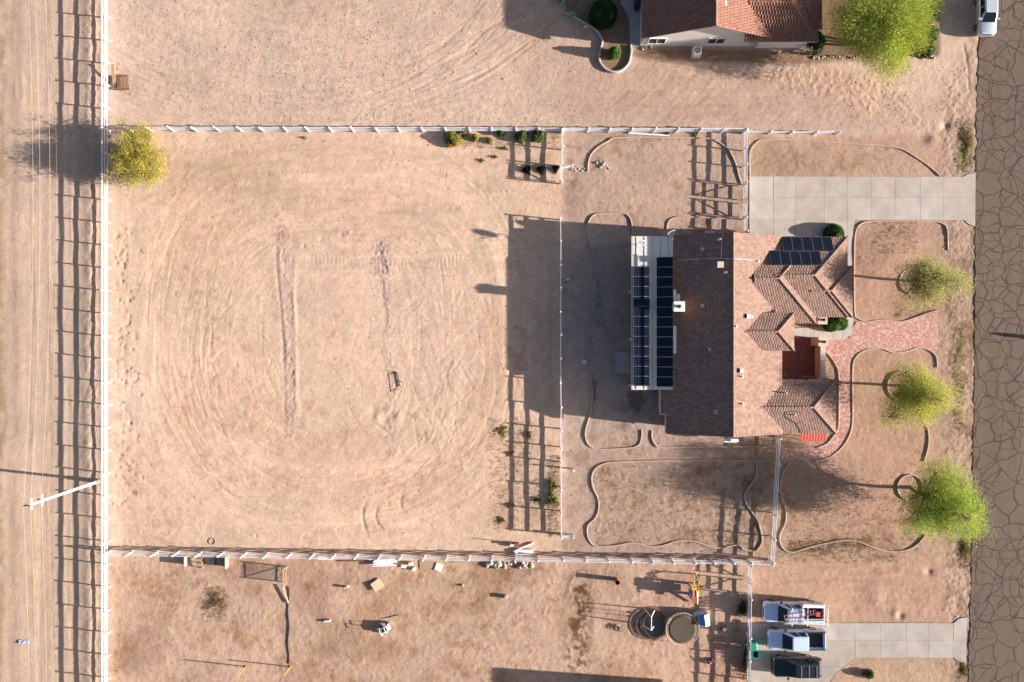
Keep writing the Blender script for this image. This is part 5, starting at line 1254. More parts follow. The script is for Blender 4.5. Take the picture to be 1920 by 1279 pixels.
shrub('tiny yellow weed below the long left stretch of the upper fence', 573, 259, .2, .35, GOLD, 300, .1, .05, 61, core=False)
shrub('small yellow weed near the white lying rail', 1255, 252, .25, .45, GOLD, 380, .1, .05, 62, core=False)
shrub('green weed under the upper fence close to the double gate', 1304, 252, .38, .4, OLV, 600, .1, .05, 63, core=False)
shrub('tall dry and green weeds against the lower middle fence', 1036, 912, .62, .85, (.26, .25, .08), 2200, .15, .05, 64, ry=1.0, core=False)
shrub('leafy green weed clump, lower of those against the middle fence', 1035, 938, .8, .8, (.20, .24, .055), 2200, .14, .06, 65, ry=.8, core=False)
shrub('dark green weed left of the leafy clump by the middle fence', 1008, 937, .5, .45, (.05, .10, .02), 900, .11, .06, 66, ry=.35, core=False)
shrub('spindly green weed in the broken shade left of the middle fence', 992, 815, .32, .6, (.10, .13, .03), 700, .11, .05, 67, ry=.55, core=False)
shrub('golden thatch of dry weeds at the paddock edge', 940, 807, .95, .14, DRY, 1500, .16, .03, 68, ry=.9, core=False)
shrub('straggling dry weeds below the golden thatch', 955, 850, .7, .14, DRY, 900, .16, .03, 69, ry=.4, core=False)
shrub('small green and straw weed, lower left of the middle fence', 958, 948, .42, .4, (.14, .14, .04), 800, .12, .05, 70, core=False)
shrub('straw-coloured weed patch nearest the lower left end of the middle fence', 940, 975, .5, .25, (.20, .16, .05), 800, .13, .04, 71, core=False)
shrub('dry brush heap in the lower left pen', 404, 1128, 1.5, .22, (.26, .185, .10), 1300, .26, .025, 72, ry=1.3, core=False)
shrub("dead weed clump in the shade of the neighbour's gate", 1392, 1140, .8, .7, (.07, .065, .035), 1400, .15, .04, 73, ry=1.2, core=False)
shrub("vine growing through the neighbour's play yard fence", 1397, 1240, .3, 1.2, (.085, .10, .025), 2200, .12, .07, 74, ry=2.4, core=False, name='vine', cat='vine')
shrub("small green bush beside the neighbour's driveway", 1627, 1262, .55, .8, (.08, .12, .015), 1300, .1, .05, 75)
shrub('roadside weeds beside the driveway flare', 1812, 268, .75, .28, (.14, .12, .035), 1700, .14, .03, 76, ry=2.6, core=False)
shrub('roadside weeds below the bright green street tree', 1808, 1028, .7, .3, (.15, .12, .035), 1700, .14, .03, 77, ry=1.5, core=False)
shrub('roadside dry weeds at the lower corner by the street', 1806, 1256, .65, .25, (.14, .11, .035), 1100, .14, .03, 78, ry=1.4, core=False)
shrub('dry grass tuft on the mound above the driveway', 1748, 262, .55, .2, (.24, .18, .08), 700, .16, .03, 79, core=False)
for i, (x, y, l_) in enumerate(((988, 319, 'charred stump with bare twigs, leftmost of three by the short fence'), (1014, 318, 'charred low stump, middle of three by the short fence'), (1042, 317, 'charred stump nearest the short fence piece'))):
    shrub(l_, x, y, .55 - .08 * i, .5, (.014, .012, .010), 1000, .3, .045, 80 + i, name='charred_stump', cat='stump', ry=.5, core=False)
# thin trunks of shade plants beside the dead weeds: dry grass tufts along kerbs (uncountable)
g = np.random.default_rng(91); pts = []
for (x0, y0, x1, y1, n_) in ((1480, 1031, 1560, 1020, 180), (1560, 1016, 1640, 1022, 220), (1795, 230, 1826, 320, 200), (1790, 620, 1812, 800, 240), (1640, 420, 1720, 470, 220), (1680, 560, 1760, 590, 160), (1470, 960, 1730, 1030, 420), (1300, 1000, 1420, 1030, 160), (1030, 860, 1052, 1000, 420), (920, 790, 1000, 990, 500), (1110, 880, 1400, 1015, 500), (830, 250, 1050, 272, 300), (1800, 1000, 1822, 1060, 160), (1450, 1035, 1700, 1050, 260), (380, 1105, 430, 1160, 200)):
    xx = g.uniform(x0, x1, n_); yy = g.uniform(min(y0, y1) - 6, max(y0, y1) + 6, n_)
    pts += [tuple(G(a, b_)) for a, b_ in zip(xx, yy)]
pts = np.array(pts); pts[:, 2] = [ground_z(p[0], p[1]) + .03 for p in pts]
P, A, B, cl = leaves_at(pts, 6, .07, .22, .018, (.27, .19, .095), g, outward=pts.repeat(6, 0) - np.array([0, 0, .3]), ow=.8)
P[:, 2] = np.maximum(P[:, 2], .02); o = leaf_mesh('dry_grass', P, A, B, cl, None, (0, 0, 0)); tag(o, 'dry grass blades in tufts along the kerbs and fences', 'grass', kind='stuff')

def agave(label, px, py, r, base, n=34, seed=1):
    g = random.Random(seed); b = G(px, py); root = thing('agave', label, 'plant', b, 'spiky blue-green plants')
    for i in range(n):
        t = i * 2.399; el = .15 + 1.1 * (i / n); L = r * g.uniform(.8, 1.15); d = Vector((math.cos(t) * math.cos(el), math.sin(t) * math.cos(el), math.sin(el))); s = Vector((-math.sin(t), math.cos(t), 0)) * .05; up = s.cross(d).normalized() * .02
        m = b + Vector((0, 0, .1)) + d * L * .5; mb = MB(); a0 = b + Vector((0, 0, .08)); tip = b + Vector((0, 0, .1)) + d * L + Vector((0, 0, -.05 * L))
        mb.add([a0 - s, a0 + s, a0 - up, m - s * .9, m + s * .9, m - up, tip], [(0, 1, 4, 3), (1, 2, 5, 4), (2, 0, 3, 5), (3, 4, 6), (4, 5, 6), (5, 3, 6)]); o = mb.build('blade', M['agave'], root)
M['agave'] = simple('agave_leaf', (.26, .36, .27), .5, var=.2)
agave('spiky pale green agave in shade, upper of two by the tall curb', 1049, 4, .75, None, seed=1)
agave('spiky pale green agave in shade, lower of two by the tall curb', 1072, 31, .65, None, seed=2)
b = G(2046, 646); sg = thing('shadow_prop', 'tall cactus added out of view across the street to cast a thin shadow', 'prop', b)  # added out of view for its shadow on the road; its kind is invented
mb = MB(); mb.tube([b, b + Vector((0, 0, 1.5)), b + Vector((0, 0, 2.6)), b + Vector((0, 0, 3.0))], [.2, .23, .2, .05], 10); mb.build('stem', M['agave'], sg, smooth=True)
mb = MB(); mb.tube([b + Vector((0, .1, 1.3)), b + Vector((0, .55, 1.4)), b + Vector((0, .6, 1.9))], [.1, .11, .05], 8); mb.build('arm', M['agave'], sg, smooth=True)

# ------------------------------------------------------------------ rocks
_rk = []
for k in range(5):
    bm = bmesh.new(); bmesh.ops.create_icosphere(bm, subdivisions=1, radius=1.0); rr = random.Random(k)
    for v in bm.verts: v.co *= rr.uniform(.72, 1.15); v.co.z *= .75
    me = bpy.data.meshes.new('rock'); bm.to_mesh(me); bm.free(); me.materials.append(M['stone']); _rk.append(me)
def rock(px, py, r, label, group, mat=None, z=0.0):
    o = bpy.data.objects.new('rock', random.choice(_rk)); col.objects.link(o); p = G(px, py); o.location = (p.x, p.y, r * .35 + z); s = r * random.uniform(.85, 1.15)
    o.scale = (s * random.uniform(.8, 1.3), s * random.uniform(.8, 1.2), s); o.rotation_euler = (random.uniform(-.5, .5), random.uniform(-.5, .5), random.uniform(0, 6))
    return tag(o, label, 'rock', group)
for i in range(17): rock(1524 + i * 5.4 + random.uniform(-1, 1), 107.5 + random.uniform(-1.5, 1.5), random.uniform(.12, .2), "pale stone in the row edging the feathery tree's gravel bed", "stones edging the feathery tree's bed")
for i in range(16): rock(random.uniform(1728, 1752), random.choice((8, 46, 47, 80, 81, 108, 107)) + random.uniform(-3, 3), random.uniform(.12, .24), 'white stone between the clipped bushes near the parked car', 'white stones between clipped bushes')
for i in range(14): rock(1132 + random.gauss(0, 5), 311 + random.gauss(0, 4), random.uniform(.1, .22), 'pale stone of the small heap in the upper bare bed', 'stone heap in the upper bed')
for i in range(8): rock(1080 + random.gauss(0, 7), 318 + random.gauss(0, 2), random.uniform(.08, .16), 'pale stone beside the rail stub and folded gate', 'stones by the folded gate')
for i in range(34): rock(random.uniform(906, 998), 1056 + random.uniform(-2, 8), random.uniform(.12, .34), 'broken stone in the rubble row under the bottom fence', 'rubble row under the bottom fence')
for i in range(12): rock(1212 + random.gauss(0, 5), 91 + random.gauss(0, 2), random.uniform(.07, .15), "pale stone at the corner of the neighbour's gable wall", "stones at the neighbour's wall corner")

# ------------------------------------------------------------------ vehicles
def paint(name, rgb, rough=.25, metal=0.0):
    m, nt, b = mat_new(name); b.inputs['Base Color'].default_value = rgb + (1,); b.inputs['Roughness'].default_value = rough; b.inputs['Metallic'].default_value = metal
    tc = nt.nodes.new('ShaderNodeTexCoord'); nz = nt.nodes.new('ShaderNodeTexNoise'); nz.inputs['Scale'].default_value = 2.5; nz.inputs['Detail'].default_value = 4; nt.links.new(tc.outputs['Object'], nz.inputs['Vector'])
    rp = nt.nodes.new('ShaderNodeValToRGB'); rp.color_ramp.elements[0].color = tuple(c * .9 for c in rgb) + (1,); rp.color_ramp.elements[1].color = tuple(min(1, c * 1.05) for c in rgb) + (1,)
    nt.links.new(nz.outputs[0], rp.inputs[0]); nt.links.new(rp.outputs[0], b.inputs['Base Color'])
    b.inputs['Coat Weight'].default_value = .8; b.inputs['Coat Roughness'].default_value = .05; return m
M['pw'] = paint('sky_tinted_white_paint', (.47, .57, .73)); M['ps'] = paint('silver_car_paint', (.50, .53, .57), .3, .3); M['pb'] = paint('black_car_paint', (.012, .013, .016))  # the white paint has the blue sky reflection mixed into its colour
M['lamp'] = simple('headlight_lens', (.65, .66, .68), .1, spec=.7); M['tail'] = simple('tail_light', (.35, .01, .01), .15, spec=.7); M['chrome'] = simple('chrome', (.6, .6, .62), .15, 1.0, var=.05)
def outline(x0, x1, w, cf, cr, n=5):
    """plan outline with rounded front (x1) and rear (x0) corners, CCW"""
    h = w / 2; pts = []
    for (cx, cy, a0, c) in ((x1, -h, -90, cf), (x1, h, 0, cf), (x0, h, 90, cr), (x0, -h, 180, cr)):
        sx = -1 if cx == x1 else 1; sy = 1 if cy < 0 else -1
        for k in range(n + 1):
            t = math.radians(a0 + 90 * k / n); pts.append((cx + sx * c + c * math.cos(t), cy + sy * c * .75 + c * .75 * math.sin(t)))
    return pts
def shell(mb, o, levels):
    cx = sum(p[0] for p in o) / len(o)
    mb.loft([[(cx + (p[0] - cx) * sx, p[1] * sy, z + dz * max(0, 1)) for p in o] for z, sx, sy, dz in levels])
def face_pane(mb, q, u0, u1, v0, v1, out=.012):
    """pane on quad q (bl, br, tr, tl), lifted off it"""
    q = [Vector(p) for p in q]; n = (q[1] - q[0]).cross(q[3] - q[0]).normalized()
    P_ = lambda u, v: (q[0] * (1 - u) + q[1] * u) * (1 - v) + (q[3] * (1 - u) + q[2] * u) * v
    c = [P_(u0, v0), P_(u1, v0), P_(u1, v1), P_(u0, v1)]; vs = [p + n * out for p in c] + [p - n * .01 for p in c]
    mb.add(vs, [(0, 1, 2, 3), (7, 6, 5, 4), (0, 4, 5, 1), (1, 5, 6, 2), (2, 6, 7, 3), (3, 7, 4, 0)])
def vehicle(name, label, cat, L, W, px, py, rz, paint_, kind, hood_z=1.05, roof_z_=1.85, cab=None, wheel_r=.38, group='parked vehicles'):
    root = thing(name, label, cat, (0, 0, 0), group); f = L / 2; r = -L / 2; pm = M[paint_]
    bedx = cab['bed'] if kind == 'pickup' else None
    o = outline(bedx if bedx is not None else r, f, W, .42, .1 if bedx is not None else .3)
    mb = MB(); hz = hood_z
    shell(mb, o, [(.30, .97, .93, 0), (.45, 1, .99, 0), (.72, 1, 1, 0), (hz - .16, .992, .985, 0), (hz - .04, .975, .955, 0), (hz, .945, .90, 0)])
    mb.build('body', pm, root, smooth=True).data.polygons.foreach_set
    body = root.children[-1] if root.children else None
    if bedx is not None:
        for s in (-1, 1):
            m = MB(); m.box((r + bedx) / 2, s * (W / 2 - .09), .76, bedx - r, .16, .9); m.build('bed_side', pm, root, bevel=.04)
        m = MB(); m.box(r + .06, 0, .76, .1, W - .36, .86); m.build('tailgate', pm, root, bevel=.03)
        m = MB(); m.box((r + bedx) / 2, 0, .58, bedx - r - .12, W - .36, .3); m.build('bed_liner', M['black'], root)
        for s in (-1, 1):
            m = MB(); m.box((r + bedx) / 2, s * (W / 2 - .09), 1.225, bedx - r, .12, .03); m.build('bed_rail', M['black'] if L < 6.2 else pm, root)
    else:
        pass
    # cabin
    b0, b1, t0, t1 = cab['base0'], cab['base1'], cab['top0'], cab['top1']; wb = W * .90 / 2; wt = W * .70 / 2; zb = hz - .03; zt = roof_z_
    base = [(b0, -wb, zb), (b1, -wb, zb), (b1, wb, zb), (b0, wb, zb)]; top = [(t0, -wt, zt - .05), (t1, -wt, zt - .05), (t1, wt, zt - .05), (t0, wt, zt - .05)]
    m = MB(); m.loft([base, top], cap=False); m.build('cabin', pm, root, bevel=.05)
    ro_ = outline(t0 - .03, t1 + .04, wt * 2 + .06, .18, .14, 4); m = MB(); cx = (t0 + t1) / 2
    m.loft([[(p[0], p[1], zt - .07) for p in ro_], [(cx + (p[0] - cx) * .985, p[1] * .97, zt - .02) for p in ro_], [(cx + (p[0] - cx) * .90, p[1] * .84, zt + .015) for p in ro_]]); m.build('roof', pm, root, smooth=False, bevel=.02)
    V3 = lambda i, arr: Vector(arr[i])
    fq = [base[1], base[2], top[2], top[1]]; m = MB(); face_pane(m, fq, .06, .94, .06, .97); m.build('windshield', M['carglass'], root)
    rq = [base[3], base[0], top[0], top[3]]; m = MB(); face_pane(m, rq, .10, .90, .25, .9); m.build('rear_window', M['carglass'], root)
    for s, q in ((1, [base[0], base[1], top[1], top[0]]), (-1, [base[2], base[3], top[3], top[2]])):
        wins = cab['wins']
        for (u0, u1) in wins:
            if s < 0: u0, u1 = 1 - u1, 1 - u0
            m = MB(); face_pane(m, q, u0, u1, .12, .88); m.build('side_window', M['carglass'], root)
    for s in (-1, 1):
        m = MB(); m.box(b1 - .35, s * (W / 2 + .10), zb + .12, .16, .24, .2); m.bar((b1 - .35, s * (W / 2 - .1), zb + .05), (b1 - .35, s * (W / 2 + .05), zb + .08), .05, .05); m.build('mirror', M['black'] if paint_ != 'ps' else pm, root)
        m = MB(); m.box(f - .17, s * (W / 2 - .27), hz - .20, .22, .38, .17); m.build('headlight', M['lamp'], root, bevel=.03)
        m = MB(); m.box(r + .02, s * (W / 2 - .14), .92, .08, .18, .34); m.build('tail_light', M['tail'], root)
        for xw_ in (f - .95, r + 1.15):
            m = MB(); n = 18
            ring = lambda rr, y: [(xw_ + rr * math.cos(2 * math.pi * k / n), y, wheel_r + rr * math.sin(2 * math.pi * k / n)) for k in range(n)]
            y0 = s * (W / 2 - .24); y1 = s * (W / 2 + .01)
            m.loft([ring(wheel_r * .9, y0), ring(wheel_r, y0 + s * .04), ring(wheel_r, y1 - s * .04), ring(wheel_r * .92, y1), ring(wheel_r * .62, y1), ring(wheel_r * .6, y1 - s * .05)]); wh = m.build('wheel', M['rubber'], root)
            m = MB(); m.loft([ring(wheel_r * .6, y1 - s * .04), ring(wheel_r * .5, y1 - s * .01), ring(wheel_r * .12, y1)]); m.build('rim', M['chrome'], wh)
    m = MB(); m.box(f - .06, 0, .48, .18, W * .88, .22); m.build('front_bumper', M['black'] if paint_ != 'ps' else pm, root, bevel=.05)
    m = MB(); m.box(r + .0, 0, .46, .16, W * .88, .2); m.build('rear_bumper', M['chrome'] if kind == 'pickup' else pm, root, bevel=.04)
    m = MB(); m.box(f - .04, 0, hz - .22, .1, W * .5, .2); m.build('grille', M['black'], root)
    p = G(px, py); root.location = (p.x, p.y, .06 if px < 1800 else .05); root.rotation_euler = (0, 0, rz); return root
v1 = vehicle('pickup_truck', 'white work pickup with ladders on its rack, topmost of three parked vehicles', 'truck', 6.35, 2.08, 1481, 1142, math.pi - .02, 'pw', 'pickup', 1.12, 1.92, dict(bed=-.75, base0=-.85, base1=1.75, top0=-.7, top1=.95, wins=((.10, .40), (.46, .80))), wheel_r=.41)
v1.location.z = 0.0
v2 = vehicle('pickup_truck', 'white pickup with an empty black bed, middle of three parked vehicles', 'truck', 6.0, 2.02, 1486, 1192.5, math.pi, 'pw', 'pickup', 1.12, 1.90, dict(bed=-.95, base0=-1.05, base1=1.6, top0=-.9, top1=.75, wins=((.10, .40), (.46, .78))), wheel_r=.41)
v3 = vehicle('suv', 'black sport utility vehicle, lowest of three parked vehicles', 'suv', 5.05, 1.98, 1487, 1243.5, math.pi, 'pb', 'suv', 1.06, 1.82, dict(base0=-2.35, base1=1.35, top0=-2.05, top1=.45, wins=((.08, .30), (.34, .56), (.6, .84))), wheel_r=.38)
v4 = vehicle('parked_car', 'silver car parked on the street edge at the top right', 'car', 4.9, 1.85, 1841, 29, -math.pi / 2, 'ps', 'car', .95, 1.50, dict(base0=-1.75, base1=1.25, top0=-1.0, top1=.35, wins=((.14, .46), (.5, .84))), wheel_r=.33)
# roof bars on the black vehicle, its dark sunroof
for s in (-1, 1):
    m = MB(); m.bar((-1.9, s * .62, 1.9), (.2, s * .62, 1.9), .05, .05); m.build('roof_rack', M['chrome'], v3, off=(0, 0, 0))
for x in (-1.7, -.9, -.1):
    m = MB(); m.bar((x, -.62, 1.88), (x, .62, 1.88), .05, .03); m.build('roof_rack_bar', M['metal'], v3, off=(0, 0, 0))
# tool boxes, rack on the work truck
for s in (-1, 1):
    m = MB(); m.box(-1.95, s * .86, 1.28, 2.3, .34, .22); m.build('tool_box', M['white'], v1, off=(0, 0, 0), bevel=.02)
for x in (-3.1, -1.0, .6):
    m = MB()
    for s in (-1, 1): m.bar((x, s * .92, 1.2), (x, s * .92, 2.12), .05, .05)
    m.bar((x, -.95, 2.12), (x, .95, 2.12), .06, .06); m.build('rack_hoop', M['white'], v1, off=(0, 0, 0))
m = MB(); m.box(-2.6, .1, .95, .5, .5, .3); m.build('tool_bag', M['redpl'], v1, off=(0, 0, 0))
p1 = Vector(v1.location)
def ladder(label, x0, y0, x1, y1, z, w, mat, railmat):
    a, b = G(x0, y0, z), G(x1, y1, z); root = thing('ladder', label, 'ladder', a, 'ladders on the work truck'); d = (b - a).normalized(); s = Vector((-d.y, d.x, 0)) * w / 2
    for k in (-1, 1):
        m = MB(); m.bar(a + s * k, b + s * k, .035, .09); m.build('rail', M[railmat], root)
    n = int((b - a).length / .3)
    for i in range(n):
        c = a + d * (.15 + i * .3); m = MB(); m.bar(c - s, c + s, .05, .04); m.build('rung', M[mat], root)
ladder('long aluminium ladder lying straight along the side of the work truck rack', 1471, 1165.5, 1552, 1165.5, 2.21, .46, 'metal', 'white')
ladder('red-railed ladder lying askew on the work truck rack', 1469, 1158, 1530, 1148, 2.24, .42, 'metal', 'redpl')

# ------------------------------------------------------------------ clutter along the bottom fence and in the pens
def boxthing(name, label, cat, px, py, sx, sy, sz, mat, rz=0.0, z=None, group=None, tilt=None, bevel=0.0, pz=0.0):
    p = G(px, py, pz); mb = MB(); mb.box(p.x, p.y, (sz / 2 if z is None else z), sx, sy, sz, rz, tilt); return single(mb, name, M[mat], label, cat, (p.x, p.y, 0), group, bevel=bevel)
def pallet(label, px, py, rz, mat='wood', s=1.1, lean=None, z=0.0):
    p = G(px, py); root = thing('pallet', label, 'pallet', p, 'wooden pallets'); T = Matrix.Rotation(lean, 3, 'Y') if lean else Matrix.Identity(3); Rz = Matrix.Rotation(rz, 3, 'Z')
    def part(nm, x, y, zz, sx, sy, sz):
        m = MB(); m.box(0, 0, 0, sx, sy, sz); c = Rz @ (T @ Vector((x, y, zz)))
        m.v = [tuple(Vector(p) + c + Rz @ (T @ Vector(v)) + Vector((0, 0, z))) for v in m.v]; m.build(nm, M[mat], root)
    for i in range(7): part('slat', -s / 2 + .07 + i * (s - .14) / 6, 0, .13, .1, s, .025)
    for y in (-s / 2 + .05, 0, s / 2 - .05): part('runner', 0, y, .065, s, .07, .09)
    return root
pallet('weathered wooden pallet leaning below the bottom fence, leftmost', 378, 1053, .15, lean=-.6, z=.35)
pallet('grey pallet half hidden by the bottom fence rails', 397, 1049, .02, mat='metal')
pallet('dark slatted pallet beside the grey one under the bottom fence', 414, 1050, .0)
pallet('small pale pallet beside the dug square under the bottom fence', 823, 1063, -.35, mat='offwhite', s=.8)
boxthing('plywood_sheet', 'plywood sheet with a pale edge standing under the bottom fence', 'board', 352, 1050, .08, 1.0, .8, 'ply', 0)
boxthing('plywood_sheet', 'plywood sheet standing right of the pallets under the bottom fence', 'board', 428, 1052, .08, 1.2, .8, 'ply', 0)
boxthing('plywood_sheet', 'square tan plywood sheet lying askew in the lower lot', 'board', 708, 1096, 1.1, 1.0, .05, 'ply', .6, z=.16, tilt=Matrix.Rotation(.12, 3, 'Y'))
boxthing('plywood_sheet', 'brown plywood sheet lying flat under the bottom fence', 'board', 801, 1058, 1.6, .9, .03, 'wood', .05, z=.05)
boxthing('plastic_trough', 'pale blue plastic trough against the bottom fence', 'trough', 610, 1045, 1.5, .35, .28, 'greypl', -.02)
boxthing('timber', 'long brown timber lying along the bottom fence', 'timber', 662, 1051, 2.9, .14, .12, 'rust', .02)
for i in range(15):
    a = G(720 + random.uniform(-7, 7), 1047 + i * .85, 0); L = random.uniform(1.6, 2.5); rz = random.uniform(-.06, .06); mb = MB(); mb.box(a.x, a.y, .1 + .13 * (i % 3), L, .12, .12, rz)
    single(mb, 'vinyl_post', M['vinyl'], 'spare white vinyl post in the heap against the bottom fence', 'post', (a.x, a.y, 0), 'heap of spare white vinyl posts')
for i, (x, y, l_) in enumerate(((757, 1061, 'white block lying right of the vinyl post heap'), (770, 1056, 'white block against the bottom fence right of the vinyl heap'), (776, 1066, 'white bag lying lowest right of the vinyl post heap'))):
    boxthing('block', l_, 'block', x, y, .55 - .1 * i, .3, .32, 'offwhite', .3 * i - .2, bevel=.05)
def bucket(label, px, py, r, h, mat, cat='bucket'):
    p = G(px, py); mb = MB(); mb.lathe(p.x, p.y, [(.01, 0), (r * .85, 0), (r, h), (r * .92, h), (r * .8, .06), (.01, .06)], 16); return single(mb, 'bucket' if cat == 'bucket' else cat, M[mat], label, cat, p)
bucket('small white bucket with a dark shadow in the lower lot', 651, 1100, .14, .38, 'white')
bucket('dark open steel drum above the play equipment', 1155, 1086, .26, 1.1, 'rust', 'drum')
boxthing('block', 'pale concrete block standing alone in the lower lot', 'block', 948, 1118, .3, .4, .42, 'stone', .1, bevel=.03)
rock(867, 1097, .2, 'single pale rock in the lower lot below the rubble row', 'single rocks')
boxthing('block', 'small blue-white can lying in the lower lot', 'can', 614, 1163.5, .75, .22, .24, 'greypl', .1, bevel=.06)
# pipe-panel pen: upright slatted panel, lying timber, yellow posts
b = G(537, 1077); pn = thing('corral_panel', 'upright slatted wooden corral panel casting a ladder-like shadow', 'panel', b)
for i in range(14):
    yy = -.78 + i * .12; m = MB(); m.bar((b.x, b.y + yy, .08), (b.x, b.y + yy, 1.3), .045, .03); m.build('slat', M['rust'], pn)
for z in (.3, 1.2):
    m = MB(); m.bar((b.x + .04, b.y + .9, z), (b.x + .04, b.y - .9, z), .04, .07); m.build('rail', M['wood'], pn)
for yy in (.85, -.85):
    m = MB(); m.bar((b.x + .06, b.y + yy, 0), (b.x + .06, b.y + yy, 1.35), .09, .09); m.build('post', M['wood'], pn)
m = MB(); m.bar((b.x + .08, b.y + .8, .2), (b.x + .08, b.y - .8, 1.25), .05, .07); m.build('brace', M['wood'], pn)
a, c = G(531, 1097), G(541, 1130); mb = MB(); mb.bar((a.x, a.y, .25), (c.x, c.y, .12), .12, .1); single(mb, 'timber', M['ply'], 'pale plank sloping down from the corral panel', 'timber', a)
pts = [G(541 + 1.2 * math.sin(k * .9), 1100 + k * 8.5, .035) for k in range(18)]; mb = MB(); mb.tube(smooth_path(pts, .3), .05, 6); single(mb, 'hose', M['darkmetal'], 'dark hose lying in a line below the corral panel', 'hose', pts[0])
for (x, y, l_) in ((461, 1250, 'yellow post with a long shadow, left of two at the bottom edge'), (544, 1250, 'yellow post at the lower end of the dark hose, right of two')):
    p = G(x, y); r_ = thing('yellow_post', l_, 'post', p, 'yellow posts'); m = MB(); m.cyl(p.x, p.y, -.1, 1.75, .06, n=10); m.build('shaft', M['yellow'], r_); m = MB(); m.cyl(p.x, p.y, 0, .06, .14, n=12); m.build('base', M['rust'], r_); m = MB(); m.cyl(p.x, p.y, 1.75, 1.82, .07, .03, n=10); m.build('cap', M['yellow'], r_)
p, q = G(484, 1258), G(484, 1290); mb = MB(); mb.bar((p.x + 6.5, p.y - .3, 1.75), (q.x + 6.5, q.y - 1, 1.75), .12, .09); mb.bar((p.x + 6.5, p.y - 1.8, 0), (p.x + 6.5, p.y - 1.8, 1.75), .1, .1)
# toy cart
p = G(724, 1176); ct = thing('toy_cart', 'small white toy jeep with open dark seat standing in the lower lot', 'toy', p); rz = .55
def loc(px_, dx, dy, r=rz): return (px_.x + dx * math.cos(r) - dy * math.sin(r), px_.y + dx * math.sin(r) + dy * math.cos(r))
x, y = loc(p, 0, 0); m = MB(); m.box(x, y, .42, 1.05, .62, .34, rz); m.build('body', M['white'], ct, bevel=.05)
x, y = loc(p, .35, 0); m = MB(); m.box(x, y, .64, .35, .55, .14, rz); m.build('hood', M['white'], ct, bevel=.03)
x, y = loc(p, -.12, 0); m = MB(); m.box(x, y, .6, .5, .46, .06, rz); m.build('seat', M['black'], ct)
for s in (-1, 1):
    for dx in (-.45, .1):
        a = loc(p, dx, s * .28); m = MB(); m.bar((*a, .55), (*a, 1.05), .05, .05); m.build('roll_bar', M['white'], ct)
    for dx in (-.36, .38):
        a = loc(p, dx, s * .33); bq = loc(p, dx, s * .43); m = MB(); m.tube([(*a, .2), (*bq, .2)], .2, 12); m.build('wheel', M['rubber'], ct)
a, c = loc(p, -.45, 0), loc(p, .1, 0); m = MB(); m.bar((*loc(p, .1, -.28), 1.05), (*loc(p, .1, .28), 1.05), .05, .05); m.bar((*loc(p, -.45, -.28), 1.05), (*loc(p, -.45, .28), 1.05), .05, .05); m.build('roll_bar_top', M['white'], ct)
a, c = G(717, 1160, .03), G(747, 1153, .03); mb = MB(); mb.bar(a, c, .05, .05); single(mb, 'pipe', M['darkmetal'], 'thin dark pipe lying above the toy jeep', 'pipe', a)
# stacked bricks, boards and vinyl panel by the end of the middle fence
p = G(962, 1023)
for k in range(12):
    mb = MB(); x = p.x + (k % 3) * .27 + .03 * (k % 2); y = p.y + ((k // 3) % 2) * .24; z = .1 + .2 * (k // 6); mb.box(x, y, z, .24, .2, .18, random.uniform(-.15, .15)); single(mb, 'brick', M['brick'], 'red brick in the small stack by the leaning white post', 'brick', (x, y, 0), 'small brick stack')
boxthing('block', 'hollow concrete block on the small brick stack', 'block', 960, 1020, .4, .2, .55, 'offwhite', .05)
boxthing('timber', 'tall dark steel stake beside the brick stack', 'stake', 966, 1018, .07, .07, 1.25, 'rust')
a, c = G(962, 1034, .2), G(1001, 1018, .12); mb = MB(); mb.bar(a, c, .13, .13); single(mb, 'vinyl_post', M['vinyl'], 'white vinyl post lying slantwise beside the brick stack', 'post', a)
boxthing('vinyl_board_stack', 'stack of white vinyl boards lying against the bottom fence', 'boards', 982, 1035, 1.95, .62, .3, 'vinyl', .03, bevel=.02)
a, c = G(1178, 249.5, .08), G(1255, 254.5, .08); mb = MB(); mb.bar(a, c, .13, .13); single(mb, 'fallen_rail', M['vinyl'], 'fallen white rail lying below the upper fence', 'rail', a)
boxthing('steel_crate', 'rusty slatted crate lying beside the alley fence', 'crate', 233, 156, .04, .04, .04, 'rust')
p = G(233, 156); cr = bpy.data.objects[-1] if False else None
for o in list(bpy.data.objects):
    if o.name.startswith('steel_crate'): bpy.data.objects.remove(o)
cr = thing('steel_crate', 'rusty slatted crate lying beside the alley fence', 'crate', p)
for i in range(8):
    x, y = loc(p, -.55 + i * .157, 0, .1); m = MB(); m.box(x, y, .3, .09, 1.5, .04, .1); m.build('slat', M['rust'], cr)
for s in (-1, 1):
    x, y = loc(p, 0, s * .72, .1); m = MB(); m.box(x, y, .15, 1.25, .06, .28, .1); m.build('side', M['rust'], cr)
a, c = G(211, 120, .9), G(215, 164, .06); mb = MB(); mb.bar(a, c, .32, .05); single(mb, 'plank', M['wood'], 'brown plank leaning on the alley fence above the crate', 'plank', G(213, 140))
